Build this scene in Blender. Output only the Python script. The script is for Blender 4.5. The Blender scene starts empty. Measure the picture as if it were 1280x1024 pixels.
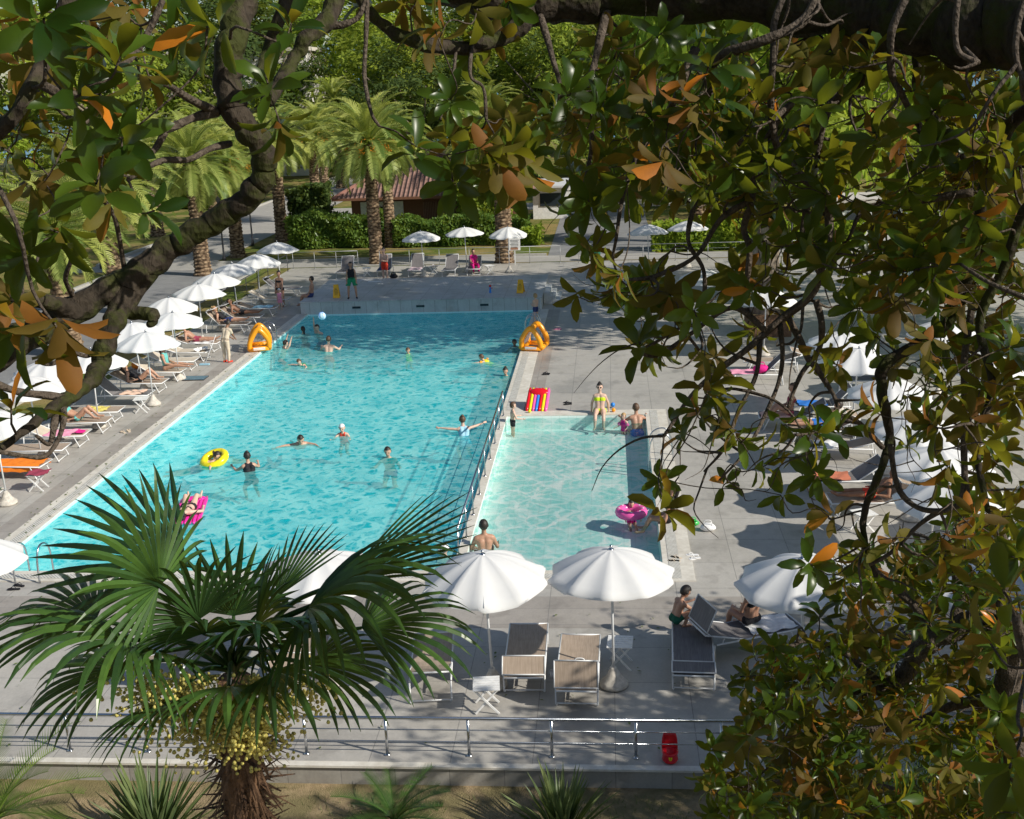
import bpy, math, random
from mathutils import Vector, Matrix
RND = random.Random(7)
sc = bpy.context.scene
COL = sc.collection
R = math.radians
V = Vector
rnd = RND.uniform

# ------------------------------------------------------------------ camera geometry (pool's long side = +Y)
FPX, ROLL, HD, CH, YAW = 1433.6, -2.18, 411.75, 9.5, R(5.13)
TH = math.atan(HD / FPX)
_fw = V((0, math.cos(TH), -math.sin(TH)))
_u0 = V((0, math.sin(TH), math.cos(TH)))
_r0 = V((1, 0, 0))
_c, _s = math.cos(R(ROLL)), math.sin(R(ROLL))
_Rt = _r0 * _c + _u0 * _s
_Up = _u0 * _c - _r0 * _s
_M = Matrix.Rotation(YAW, 3, 'Z')
FW, RT, UP = _M @ _fw, _M @ _Rt, _M @ _Up
CAM = V((0, 0, CH))

def at(px, py, z=0.0):
    "the point at height z seen at a position of the photograph"
    d = FW * FPX + RT * (px - 640) + UP * (512 - py)
    t = (z - CH) / d.z
    p = CAM + d * t
    return V((p.x, p.y, z))

def far(px, py, dist):
    "the point at a distance from the camera"
    d = (FW * FPX + RT * (px - 640) + UP * (512 - py)) / FPX
    return CAM + d * dist

# ------------------------------------------------------------------ materials
def new_mat(name):
    m = bpy.data.materials.new(name); m.use_nodes = True
    nt = m.node_tree; nt.nodes.clear()
    return m, nt

class NT:
    def __init__(s, nt): s.nt = nt
    def n(s, typ, **kw):
        nd = s.nt.nodes.new(typ)
        for k, v in kw.items():
            if k.startswith('i_'):
                nd.inputs[k[2:].replace('_', ' ')].default_value = v
            else: setattr(nd, k, v)
        return nd
    def l(s, a, b): s.nt.links.new(a, b)
    def coords(s, kind='Object'):
        return s.n('ShaderNodeTexCoord').outputs[kind]
    def pos(s): return s.n('ShaderNodeNewGeometry').outputs['Position']
    def mapping(s, vec, scale=(1, 1, 1), loc=(0, 0, 0), rot=(0, 0, 0)):
        m = s.n('ShaderNodeMapping'); s.l(vec, m.inputs[0])
        m.inputs['Scale'].default_value = scale; m.inputs['Location'].default_value = loc; m.inputs['Rotation'].default_value = rot
        return m.outputs[0]
    def noise(s, vec, scale, detail=3, rough=.55, dist=0):
        t = s.n('ShaderNodeTexNoise'); s.l(vec, t.inputs['Vector'])
        t.inputs['Scale'].default_value = scale; t.inputs['Detail'].default_value = detail
        t.inputs['Roughness'].default_value = rough; t.inputs['Distortion'].default_value = dist
        return t.outputs['Fac']
    def vor(s, vec, scale, feature='F1', rand=1):
        t = s.n('ShaderNodeTexVoronoi', feature=feature); s.l(vec, t.inputs['Vector'])
        t.inputs['Scale'].default_value = scale; t.inputs['Randomness'].default_value = rand
        return t.outputs['Distance']
    def ramp(s, fac, stops, interp='LINEAR'):
        r = s.n('ShaderNodeValToRGB'); s.l(fac, r.inputs[0]); cr = r.color_ramp; cr.interpolation = interp
        while len(cr.elements) < len(stops): cr.elements.new(.5)
        for e, (p, c) in zip(cr.elements, stops):
            e.position = p; e.color = (*c, 1) if len(c) == 3 else c
        return r.outputs[0]
    def mix(s, fac, a, b, mode='MIX'):
        m = s.n('ShaderNodeMix', data_type='RGBA', blend_type=mode)
        if isinstance(fac, (int, float)): m.inputs[0].default_value = fac
        else: s.l(fac, m.inputs[0])
        for sock, v in ((m.inputs[6], a), (m.inputs[7], b)):
            if isinstance(v, tuple): sock.default_value = (*v, 1)
            else: s.l(v, sock)
        return m.outputs[2]
    def math(s, op, a, b=0.0, clamp=False):
        m = s.n('ShaderNodeMath', operation=op, use_clamp=clamp)
        for sock, v in ((m.inputs[0], a), (m.inputs[1], b)):
            if isinstance(v, (int, float)): sock.default_value = v
            else: s.l(v, sock)
        return m.outputs[0]
    def bump(s, h, strength=.3, dist=.02):
        b = s.n('ShaderNodeBump'); s.l(h, b.inputs['Height']); b.inputs['Strength'].default_value = strength; b.inputs['Distance'].default_value = dist
        return b.outputs[0]
    def attr(s, name='tint'):
        return s.n('ShaderNodeAttribute', attribute_name=name).outputs['Fac']
    def bsdf(s, col, rough=.6, metal=0, bump=None, spec=.5, sss=0):
        b = s.n('ShaderNodeBsdfPrincipled')
        if isinstance(col, tuple): b.inputs['Base Color'].default_value = (*col, 1)
        else: s.l(col, b.inputs['Base Color'])
        if isinstance(rough, (int, float)): b.inputs['Roughness'].default_value = rough
        else: s.l(rough, b.inputs['Roughness'])
        b.inputs['Metallic'].default_value = metal
        b.inputs['Specular IOR Level'].default_value = spec
        if bump: s.l(bump, b.inputs['Normal'])
        return b.outputs[0]
    def out(s, sh):
        o = s.n('ShaderNodeOutputMaterial'); s.l(sh, o.inputs[0])

MATS = {}
def mat(name, col, rough=.6, metal=0, var=.12, scale=8, bump=.15, spec=.5):
    "a plain surface with slight procedural variation in colour and relief"
    if name in MATS: return MATS[name]
    m, nt = new_mat(name); N = NT(nt)
    c = N.coords()
    f = N.noise(c, scale, 4)
    d = tuple(max(0, x * (1 - var)) for x in col); u = tuple(min(1, x * (1 + var)) for x in col)
    cc = N.ramp(f, [(.3, d), (.7, u)])
    N.out(N.bsdf(cc, rough, metal, N.bump(N.noise(c, scale * 4, 3), bump, .005), spec))
    MATS[name] = m; return m

def m_deck(name, dark, light, tile=(1.2, 1.2), off=0.0, joint=(.26, .25, .235)):
    m, nt = new_mat(name); N = NT(nt); p = N.pos()
    b = N.n('ShaderNodeTexBrick', offset=off); N.l(p, b.inputs['Vector'])
    b.inputs['Scale'].default_value = 1; b.inputs['Brick Width'].default_value = tile[0]; b.inputs['Row Height'].default_value = tile[1]
    b.inputs['Mortar Size'].default_value = .007; b.inputs['Mortar Smooth'].default_value = .1; b.inputs['Bias'].default_value = 0
    b.inputs['Color1'].default_value = (*dark, 1); b.inputs['Color2'].default_value = (*light, 1); b.inputs['Mortar'].default_value = (*joint, 1)
    st = N.noise(N.mapping(p, (3.5, 2.2, 1)), 1.6, 6, .7)
    blot = N.noise(p, .55, 5, .7)
    fine = N.noise(p, 26, 3)
    c = N.mix(.55, b.outputs['Color'], N.ramp(st, [(.3, (.8,) * 3), (.7, (1.08,) * 3)]), 'MULTIPLY')
    c = N.mix(.6, c, N.ramp(blot, [(.36, (.62, .61, .60)), (.46, (.95, .94, .93)), (.7, (1.1, 1.1, 1.1))]), 'MULTIPLY')
    c = N.mix(.3, c, N.ramp(fine, [(.3, (.75,) * 3), (.7, (1.15,) * 3)]), 'MULTIPLY')
    wet = N.ramp(N.noise(p, 1.7, 3, .5), [(.60, (1,) * 3), (.66, (.72, .71, .70))]); c = N.mix(.5, c, wet, 'MULTIPLY')
    rg = N.ramp(blot, [(.3, (.35,) * 3), (.7, (.62,) * 3)])
    N.out(N.bsdf(c, rg, 0, N.bump(N.math('ADD', N.math('MULTIPLY', b.outputs['Fac'], -1.5), N.math('MULTIPLY', fine, .4)), .25, .006)))
    return m

M = {}
M['deck'] = m_deck('deck_tiles', (.44, .42, .385), (.475, .455, .42))
M['band'] = m_deck('deck_dark_tiles', (.34, .31, .28), (.40, .37, .335), (1.2, .65))
M['plinthtop'] = m_deck('plinth_tiles', (.50, .51, .51), (.58, .58, .58), (.9, .3))
M['plinthside'] = m_deck('plinth_side', (.55, .57, .57), (.6, .62, .62), (.5, 50))

def m_coping():
    m, nt = new_mat('coping_stone'); N = NT(nt); p = N.pos()
    f = N.noise(p, 5, 5, .7); s = N.noise(p, 1.1, 3)
    c = N.ramp(f, [(.3, (.60, .56, .49)), (.6, (.76, .73, .66)), (.8, (.84, .81, .75))])
    c = N.mix(.35, c, N.ramp(s, [(.35, (.7, .66, .58)), (.65, (1.05, 1.05, 1.05))]), 'MULTIPLY')
    N.out(N.bsdf(c, .6, 0, N.bump(f, .2, .004))); return m
M['coping'] = m_coping()

def m_grate():
    m, nt = new_mat('overflow_grate'); N = NT(nt); p = N.pos()
    sp = N.n('ShaderNodeSeparateXYZ'); N.l(p, sp.inputs[0])
    w = N.math('FRACT', N.math('MULTIPLY', N.math('ADD', sp.outputs[0], sp.outputs[1]), 14))
    st = N.math('GREATER_THAN', w, .7)
    n2 = N.ramp(N.noise(p, 2.3, 4, .7), [(.45, (.0,) * 3), (.6, (1,) * 3)])
    c = N.mix(N.math('MULTIPLY', st, .75), (.68, .67, .62), (.2, .2, .19))
    c = N.mix(.4, c, N.ramp(N.noise(p, 7, 4), [(.35, (.6, .56, .5)), (.65, (1.05,) * 3)]), 'MULTIPLY')
    N.out(N.bsdf(c, .5)); return m
M['grate'] = m_grate()

def m_pool(name, a, b, tile):
    m, nt = new_mat(name); N = NT(nt); p = N.pos()
    br = N.n('ShaderNodeTexBrick', offset=0.0); N.l(p, br.inputs['Vector']); br.inputs['Scale'].default_value = 1
    br.inputs['Brick Width'].default_value = tile; br.inputs['Row Height'].default_value = tile; br.inputs['Mortar Size'].default_value = .012
    br.inputs['Color1'].default_value = (*a, 1); br.inputs['Color2'].default_value = (*b, 1); br.inputs['Mortar'].default_value = (*[x * .93 for x in a], 1)
    c = N.mix(.4, br.outputs['Color'], N.ramp(N.noise(p, .4, 3), [(.3, (.85,) * 3), (.7, (1.1,) * 3)]), 'MULTIPLY')
    N.out(N.bsdf(c, .5)); return m
M['poolmain'] = m_pool('pool_mosaic', (.60, .96, .99), (.66, .98, 1.0), .25)
M['poolshallow'] = m_pool('paddling_mosaic', (.84, .95, .90), (.88, .97, .93), .25)

def m_water(name, deep, lightc, cell, sharp, amp, ripple, veil=0.0):
    """water sheet: fresnel reflection over a transparent body, caustics painted into its tint"""
    m, nt = new_mat(name); N = NT(nt); p = N.pos()
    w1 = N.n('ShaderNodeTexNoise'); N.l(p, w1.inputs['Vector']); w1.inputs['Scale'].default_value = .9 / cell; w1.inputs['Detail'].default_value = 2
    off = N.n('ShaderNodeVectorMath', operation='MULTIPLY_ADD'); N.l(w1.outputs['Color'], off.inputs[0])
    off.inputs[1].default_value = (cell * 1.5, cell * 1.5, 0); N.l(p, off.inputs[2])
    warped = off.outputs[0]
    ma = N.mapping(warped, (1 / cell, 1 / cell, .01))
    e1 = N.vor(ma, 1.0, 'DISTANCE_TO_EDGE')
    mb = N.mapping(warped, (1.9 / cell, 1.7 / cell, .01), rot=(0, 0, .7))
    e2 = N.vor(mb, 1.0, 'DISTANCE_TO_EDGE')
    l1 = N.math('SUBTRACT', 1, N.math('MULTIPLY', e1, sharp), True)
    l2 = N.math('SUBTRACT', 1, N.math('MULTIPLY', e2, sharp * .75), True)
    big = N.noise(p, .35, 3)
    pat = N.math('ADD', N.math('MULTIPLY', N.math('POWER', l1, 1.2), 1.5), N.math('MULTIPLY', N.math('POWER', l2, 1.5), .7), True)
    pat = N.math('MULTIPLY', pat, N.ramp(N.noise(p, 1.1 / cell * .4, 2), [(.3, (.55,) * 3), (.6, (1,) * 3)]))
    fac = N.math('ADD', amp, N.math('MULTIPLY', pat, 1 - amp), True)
    col = N.mix(fac, deep, lightc)  # lighter net stands in for caustic light in the transmitted colour
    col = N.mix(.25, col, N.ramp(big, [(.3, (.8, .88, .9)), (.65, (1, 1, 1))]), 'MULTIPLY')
    tr = N.n('ShaderNodeBsdfTransparent'); N.l(col, tr.inputs[0])
    h = N.math('ADD', N.noise(N.mapping(p, (1, 1.6, 1)), ripple, 3, .6, .6), N.math('MULTIPLY', N.noise(p, ripple * 3.1, 2), .35))
    bp = N.bump(h, .55, .06)
    gl = N.n('ShaderNodeBsdfGlossy'); gl.inputs['Roughness'].default_value = .03; N.l(bp, gl.inputs['Normal'])
    gl.inputs['Color'].default_value = (1, 1, 1, 1)
    fr = N.n('ShaderNodeFresnel'); fr.inputs['IOR'].default_value = 1.33; N.l(bp, fr.inputs['Normal'])
    ms = N.n('ShaderNodeMixShader'); N.l(N.math('MULTIPLY', fr.outputs[0], .34, True), ms.inputs[0]); N.l(gl.outputs[0], ms.inputs[2])
    body = tr.outputs[0]
    if veil > 0:   # diffuse cyan veil hides bodies below; ripple glints painted into its colour
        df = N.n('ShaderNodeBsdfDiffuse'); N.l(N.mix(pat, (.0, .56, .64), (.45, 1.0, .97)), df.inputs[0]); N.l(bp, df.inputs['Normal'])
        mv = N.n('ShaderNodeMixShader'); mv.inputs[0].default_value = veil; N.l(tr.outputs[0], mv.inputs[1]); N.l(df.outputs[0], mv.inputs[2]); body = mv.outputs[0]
    N.l(body, ms.inputs[1])
    N.out(ms.outputs[0]); return m
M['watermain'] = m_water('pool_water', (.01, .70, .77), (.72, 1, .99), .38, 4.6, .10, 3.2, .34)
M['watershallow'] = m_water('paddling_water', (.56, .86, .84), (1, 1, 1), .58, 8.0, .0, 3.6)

def m_leaf(name, top_a, top_b, under, gloss=.3, trans=.35, odd=None):
    "leaf: tint attribute drives colour, underside differs, light passes through"
    m, nt = new_mat(name); N = NT(nt); t = N.attr()
    geo = N.n('ShaderNodeNewGeometry')
    top = N.ramp(t, [(0, top_a), (.85, top_b)] + ([(.93, odd)] if odd else []))
    back = N.mix(.55, N.mix(N.math('MULTIPLY', t, .6), under, tuple(x * .55 for x in under)), top)
    back = N.mix(N.math('GREATER_THAN', N.math('FRACT', N.math('MULTIPLY', t, 37.0)), .72), back, under) if odd else back
    c = N.mix(geo.outputs['Backfacing'], top, back)
    nz = N.noise(N.pos(), 30, 2)
    c = N.mix(.3, c, N.ramp(nz, [(.3, (.7,) * 3), (.7, (1.15,) * 3)]), 'MULTIPLY')
    b = N.n('ShaderNodeBsdfPrincipled'); N.l(c, b.inputs['Base Color'])
    rr = N.math('ADD', gloss, N.math('MULTIPLY', geo.outputs['Backfacing'], .35)); N.l(rr, b.inputs['Roughness'])
    tl = N.n('ShaderNodeBsdfTranslucent')
    b.inputs['Specular IOR Level'].default_value = .28; tc = N.mix(.5, c, (.55, .62, .06) if not odd else (.55, .58, .03), 'MIX'); N.l(tc, tl.inputs[0])
    ms = N.n('ShaderNodeMixShader'); ms.inputs[0].default_value = trans
    N.l(b.outputs[0], ms.inputs[1]); N.l(tl.outputs[0], ms.inputs[2]); N.out(ms.outputs[0]); return m
M['magnolia'] = m_leaf('magnolia_leaf', (.008, .034, .006), (.085, .145, .014), (.20, .075, .012), .30, .34, (.62, .20, .02))
M['fan'] = m_leaf('fan_palm_leaf', (.010, .042, .018), (.075, .155, .03), (.05, .11, .03), .28, .22)
M['palmleaf'] = m_leaf('date_palm_leaf', (.14, .24, .06), (.55, .56, .14), (.38, .42, .12), .4, .35)
M['broad'] = m_leaf('broad_leaf', (.07, .14, .02), (.44, .50, .06), (.26, .34, .04), .5, .4)
M['bright'] = m_leaf('bright_leaf', (.14, .26, .03), (.46, .56, .06), (.30, .42, .05), .5, .5)
M['conifer'] = m_leaf('dark_leaf', (.02, .05, .012), (.14, .20, .04), (.04, .07, .02), .5, .25)
M['hedge'] = m_leaf('hedge_leaf', (.05, .12, .02), (.20, .30, .05), (.12, .2, .04), .35, .3)
M['sword'] = m_leaf('sword_leaf', (.06, .11, .04), (.17, .21, .08), (.10, .15, .06), .4, .2)

def m_bark(name, a, b, moss=None, scale=14):
    m, nt = new_mat(name); N = NT(nt); p = N.pos()
    f = N.noise(N.mapping(p, (1, 1, .35)), scale, 6, .7, .4); v = N.vor(p, scale * 1.6)
    c = N.ramp(f, [(.3, a), (.65, b)])
    if moss:
        k = N.ramp(N.noise(p, 5.5, 5, .7), [(.46, (0,) * 3), (.6, (1,) * 3)])
        c = N.mix(N.math('MULTIPLY', k, .8), c, moss)
    h = N.math('ADD', f, N.math('MULTIPLY', v, .6))
    N.out(N.bsdf(c, .85, 0, N.bump(h, .9, .02), .2)); return m
M['barkmoss'] = m_bark('mossy_bark', (.016, .013, .010), (.07, .055, .04), (.045, .055, .010), 22)
M['twig'] = m_bark('twig_bark', (.045, .035, .026), (.15, .12, .095), None, 40)
M['bark'] = m_bark('tree_bark', (.10, .075, .055), (.30, .25, .20), None, 6)

def m_palmtrunk():
    m, nt = new_mat('palm_trunk'); N = NT(nt); c = N.coords()
    s = N.mapping(c, (5, 5, 9)); v = N.vor(s, 1.0); f = N.noise(c, 9, 5, .7)
    col = N.ramp(v, [(.15, (.38, .29, .20)), (.5, (.22, .155, .10)), (.75, (.075, .05, .035))])
    col = N.mix(.5, col, N.ramp(f, [(.3, (.6, .55, .5)), (.7, (1.25, 1.2, 1.1))]), 'MULTIPLY')
    N.out(N.bsdf(col, .9, 0, N.bump(N.math('SUBTRACT', f, v), 1, .05), .2)); return m
M['ptrunk'] = m_palmtrunk()
M['fibre'] = m_bark('palm_fibre', (.07, .04, .025), (.26, .15, .085), None, 30)

def m_lawn(name, g1, g2, dry, dscale=.35):
    m, nt = new_mat(name); N = NT(nt); p = N.pos()
    f = N.noise(p, 9, 5, .7); g = N.noise(p, dscale, 4, .6)
    c = N.ramp(f, [(.3, g1), (.7, g2)])
    c = N.mix(N.ramp(g, [(.42, (0,) * 3), (.58, (1,) * 3)]), c, N.mix(f, tuple(x * .6 for x in dry), dry))
    N.out(N.bsdf(c, .95, 0, N.bump(N.noise(p, 45, 4), .8, .03), .1)); return m
M['lawn'] = m_lawn('lawn', (.06, .10, .02), (.16, .19, .04), (.36, .28, .11))
M['soil'] = m_lawn('dry_soil', (.26, .19, .11), (.46, .35, .21), (.26, .22, .11), 1.1)
def m_asphalt(name, a, b):
    m, nt = new_mat(name); N = NT(nt); p = N.pos()
    c = N.ramp(N.noise(p, 1.1, 5, .7), [(.3, a), (.7, b)])
    c = N.mix(.5, c, N.ramp(N.noise(p, 60, 2), [(.3, (.7,) * 3), (.7, (1.2,) * 3)]), 'MULTIPLY')
    N.out(N.bsdf(c, .85, 0, N.bump(N.noise(p, 80, 2), .4, .01), .3)); return m
M['path'] = m_asphalt('path_grey', (.20, .20, .205), (.28, .28, .28))
M['pathlight'] = m_asphalt('path_light', (.33, .32, .30), (.43, .41, .38))
M['kerb'] = mat('kerb_stone', (.42, .41, .38), .8)
M['sea'] = mat('sea_blue', (.05, .22, .38), .25, 0, .15, .05)
M['white'] = mat('white_paint', (.80, .80, .79), .4)
M['alu'] = mat('white_aluminium', (.72, .73, .74), .32, 0, .04)
M['steel'] = mat('stainless_steel', (.55, .57, .6), .22, 1, .08)
M['darksteel'] = mat('dark_steel', (.09, .09, .10), .4, .6)
def m_canopy():
    m, nt = new_mat('parasol_cloth'); N = NT(nt); c = N.coords()
    col = N.ramp(N.noise(c, 3, 4), [(.3, (.84, .845, .85)), (.7, (.90, .90, .89))])
    b = N.n('ShaderNodeBsdfPrincipled'); N.l(col, b.inputs['Base Color']); b.inputs['Roughness'].default_value = .8; b.inputs['Specular IOR Level'].default_value = .2
    N.l(N.bump(N.noise(c, 60, 3), .12, .004), b.inputs['Normal'])
    t = N.n('ShaderNodeBsdfTranslucent'); t.inputs[0].default_value = (.75, .78, .82, 1)
    ms = N.n('ShaderNodeMixShader'); ms.inputs[0].default_value = .25; N.l(b.outputs[0], ms.inputs[1]); N.l(t.outputs[0], ms.inputs[2]); N.out(ms.outputs[0]); return m
M['canopy'] = m_canopy()
def m_sling(name, a, b):
    m, nt = new_mat(name); N = NT(nt); c = N.coords()
    w = N.noise(N.mapping(c, (90, 4, 4)), 1, 2); f = N.noise(c, 5, 4)
    col = N.mix(.5, N.ramp(w, [(.35, a), (.65, b)]), N.ramp(f, [(.3, (.82,) * 3), (.7, (1.12,) * 3)]), 'MULTIPLY')
    N.out(N.bsdf(col, .75, 0, N.bump(w, .2, .003), .3)); return m
M['sling'] = m_sling('taupe_mesh', (.33, .26, .20), (.42, .335, .265))
M['slinggrey'] = m_sling('grey_mesh', (.15, .14, .145), (.21, .20, .20))
M['slingcream'] = m_sling('cream_mesh', (.52, .45, .36), (.62, .55, .45))
M['concrete'] = mat('cast_concrete', (.56, .52, .46), .9, 0, .25, 14, .5)
M['skin'] = mat('skin_tan', (.46, .255, .17), .5, 0, .12, 5, .05)
M['skin_warm'] = mat('skin_warm', (.56, .34, .24), .45, 0, .1, 5, .05)
M['skin_pale'] = mat('skin_pale', (.66, .44, .34), .5, 0, .1, 5, .05)
M['skin_dark'] = mat('skin_brown', (.27, .135, .08), .5, 0, .12, 5, .05)
M['hair_dark'] = mat('hair_dark', (.025, .018, .014), .5, 0, .4, 60, .6)
M['hair_brown'] = mat('hair_brown', (.10, .055, .03), .5, 0, .4, 60, .6)
M['hair_blond'] = mat('hair_blond', (.42, .27, .12), .5, 0, .3, 60, .6)
def cloth(name, c): return mat('cloth_' + name, c, .75, 0, .14, 12, .2, .3)
for k, c in dict(black=(.018, .018, .022), green=(.02, .26, .12), red=(.75, .06, .03), navy=(.03, .05, .16), lime=(.62, .78, .02), magenta=(.75, .02, .26),
                 pink=(.85, .35, .5), beige=(.66, .55, .42), white=(.8, .8, .8), orange=(.95, .24, .02), yellow=(.9, .72, .03), blue=(.03, .18, .6),
                 teal=(.15, .5, .48), maroon=(.32, .05, .09), lightblue=(.35, .6, .75), darkgreen=(.01, .10, .06)).items(): M['c_' + k] = cloth(k, c)
def vinyl(name, c): return mat('vinyl_' + name, c, .25, 0, .08, 3, .05)
M['v_orange'] = vinyl('orange', (.95, .36, .01)); M['v_yellow'] = vinyl('yellow', (.92, .78, .02)); M['v_pink'] = vinyl('pink', (.88, .12, .42))
M['v_hot'] = vinyl('hot_pink', (.85, .03, .38)); M['v_red'] = vinyl('red', (.72, .01, .02)); M['v_white'] = vinyl('white', (.8, .82, .84)); M['v_blue'] = vinyl('blue', (.03, .25, .75)); M['v_green'] = vinyl('green', (.05, .5, .1)); M['v_black'] = vinyl('black', (.02, .02, .02))
M['fruit'] = mat('palm_fruit', (.60, .52, .14), .45, 0, .5, 9, .1)
M['fruitorange'] = mat('date_fruit', (.75, .30, .03), .5, 0, .3, 9, .1)
M['wood'] = m_bark('wood_boards', (.10, .055, .03), (.22, .13, .08), None, 9)
M['rust'] = mat('rust_metal', (.20, .09, .05), .8)
M['lens'] = mat('lamp_globe', (.82, .82, .8), .3)
M['glassdark'] = mat('window_glass', (.03, .04, .05), .1)
M['stone'] = m_deck('stone_wall', (.36, .34, .31), (.46, .44, .40), (.8, .4))

# ------------------------------------------------------------------ mesh builder
class MB:
    def __init__(s): s.v = []; s.f = []; s.t = []; s.tint = .5; s.m = []; s.mi = 0
    def vert(s, p): s.v.append((p[0], p[1], p[2])); s.t.append(s.tint); return len(s.v) - 1
    def face(s, *i): s.f.append(i); s.m.append(s.mi)
    def box(s, c, d, rot=None, taper=1.0):
        x, y, z = d[0] / 2, d[1] / 2, d[2] / 2
        b = len(s.v); mt = rot or Matrix.Identity(3)
        for sz in (-1, 1):
            k = taper if sz > 0 else 1
            for sx, sy in ((-1, -1), (1, -1), (1, 1), (-1, 1)):
                s.vert(V(c) + mt @ V((sx * x * k, sy * y * k, sz * z)))
        for q in ((3, 2, 1, 0), (4, 5, 6, 7), (0, 1, 5, 4), (1, 2, 6, 5), (2, 3, 7, 6), (3, 0, 4, 7)): s.face(*[b + i for i in q])
        return s
    def bbox(s, x0, x1, y0, y1, z0, z1): return s.box(((x0 + x1) / 2, (y0 + y1) / 2, (z0 + z1) / 2), (x1 - x0, y1 - y0, z1 - z0))
    def quad(s, a, b, c, d):
        i = [s.vert(p) for p in (a, b, c, d)]; s.face(*i); return s
    def tube(s, pts, rad, n=8, cap=True, closed=False, squash=None):
        pts = [V(p) for p in pts]; m = len(pts)
        rad = rad if isinstance(rad, (list, tuple)) else [rad] * m
        ref = None; rings = []
        for i, p in enumerate(pts):
            if closed: d = pts[(i + 1) % m] - pts[i - 1]
            else: d = pts[min(i + 1, m - 1)] - pts[max(i - 1, 0)]
            d = d.normalized() if d.length > 1e-9 else V((0, 0, 1))
            if ref is None:
                ref = d.orthogonal().normalized()
            else:
                ref = ref - d * ref.dot(d)
                ref = ref.normalized() if ref.length > 1e-6 else d.orthogonal().normalized()
            b = d.cross(ref)
            ring = []
            for k in range(n):
                a = 2 * math.pi * k / n
                ring.append(s.vert(p + (ref * math.cos(a) + b * math.sin(a)) * rad[i]))
            rings.append(ring)
        for i in range(m if closed else m - 1):
            a, b2 = rings[i], rings[(i + 1) % m]
            for k in range(n): s.face(a[k], a[(k + 1) % n], b2[(k + 1) % n], b2[k])
        if cap and not closed:
            s.face(*rings[0][::-1]); s.face(*rings[-1])
        return s
    def lathe(s, c, prof, n=20, cap=True):
        rings = []
        for r, z in prof: rings.append([s.vert((c[0] + r * math.cos(2 * math.pi * k / n), c[1] + r * math.sin(2 * math.pi * k / n), c[2] + z)) for k in range(n)])
        for a, b in zip(rings, rings[1:]):
            for k in range(n): s.face(a[k], a[(k + 1) % n], b[(k + 1) % n], b[k])
        if cap: s.face(*rings[0][::-1]); s.face(*rings[-1])
        return s
    def ball(s, c, r, nu=12, nv=8, sc3=(1, 1, 1), rot=None):
        mt = rot or Matrix.Identity(3); c = V(c); rows = []
        top = s.vert(c + mt @ V((0, 0, r * sc3[2])))
        for j in range(1, nv):
            a = math.pi * j / nv
            rows.append([s.vert(c + mt @ V((r * sc3[0] * math.sin(a) * math.cos(2 * math.pi * k / nu), r * sc3[1] * math.sin(a) * math.sin(2 * math.pi * k / nu), r * sc3[2] * math.cos(a)))) for k in range(nu)])
        bot = s.vert(c + mt @ V((0, 0, -r * sc3[2])))
        for k in range(nu): s.face(top, rows[0][k], rows[0][(k + 1) % nu]); s.face(bot, rows[-1][(k + 1) % nu], rows[-1][k])
        for a, b in zip(rows, rows[1:]):
            for k in range(nu): s.face(a[k], b[k], b[(k + 1) % nu], a[(k + 1) % nu])
        return s
    def mesh(s, name, mats, smooth=False):
        me = bpy.data.meshes.new(name); me.from_pydata(s.v, [], s.f)
        at_ = me.attributes.new('tint', 'FLOAT', 'POINT'); at_.data.foreach_set('value', s.t)
        for m in (mats if isinstance(mats, (list, tuple)) else [mats]): me.materials.append(m)
        if any(s.m): me.polygons.foreach_set('material_index', s.m)
        if smooth: me.polygons.foreach_set('use_smooth', [True] * len(s.f))
        me.update(); return me
    def build(s, name, mats, parent=None, smooth=False, **k):
        o = bpy.data.objects.new(name, s.mesh(name, mats, smooth)); COL.objects.link(o)
        if parent: o.parent = parent
        return tag(o, **k)

def tag(o, label=None, cat=None, group=None, kind=None):
    if label: o['label'] = label
    if cat: o['category'] = cat
    if group: o['group'] = group
    if kind: o['kind'] = kind
    return o
def thing(name, loc, label, cat, group=None, rz=0):
    o = bpy.data.objects.new(name, None); COL.objects.link(o); o.location = loc; o.rotation_euler = (0, 0, rz); o.empty_display_size = .2
    return tag(o, label, cat, group)
KIDS = {}
def copy_tree(o, parent=None):
    c = o.copy(); COL.objects.link(c); c.parent = parent
    for ch in list(o.children): copy_tree(ch, c)
    return c
def dup(root, loc, rz, label, group=None):
    c = copy_tree(root); c.location = loc; c.rotation_euler = (0, 0, rz); c['label'] = label
    if group: c['group'] = group
    return c
def struct(name, mb, m, smooth=False): return mb.build(name, m, None, smooth, kind='structure')
def bez(pts, n=6):
    "smooth polyline through points (Catmull-Rom)"
    P = [V(p) for p in pts]; P = [P[0] * 2 - P[1]] + P + [P[-1] * 2 - P[-2]]; out = []
    for i in range(1, len(P) - 2):
        for k in range(n):
            t = k / n; a, b, c, d = P[i - 1:i + 3]
            out.append(.5 * ((2 * b) + (c - a) * t + (2 * a - 5 * b + 4 * c - d) * t * t + (3 * b - a - 3 * c + d) * t ** 3))
    out.append(P[-2]); return out

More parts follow.
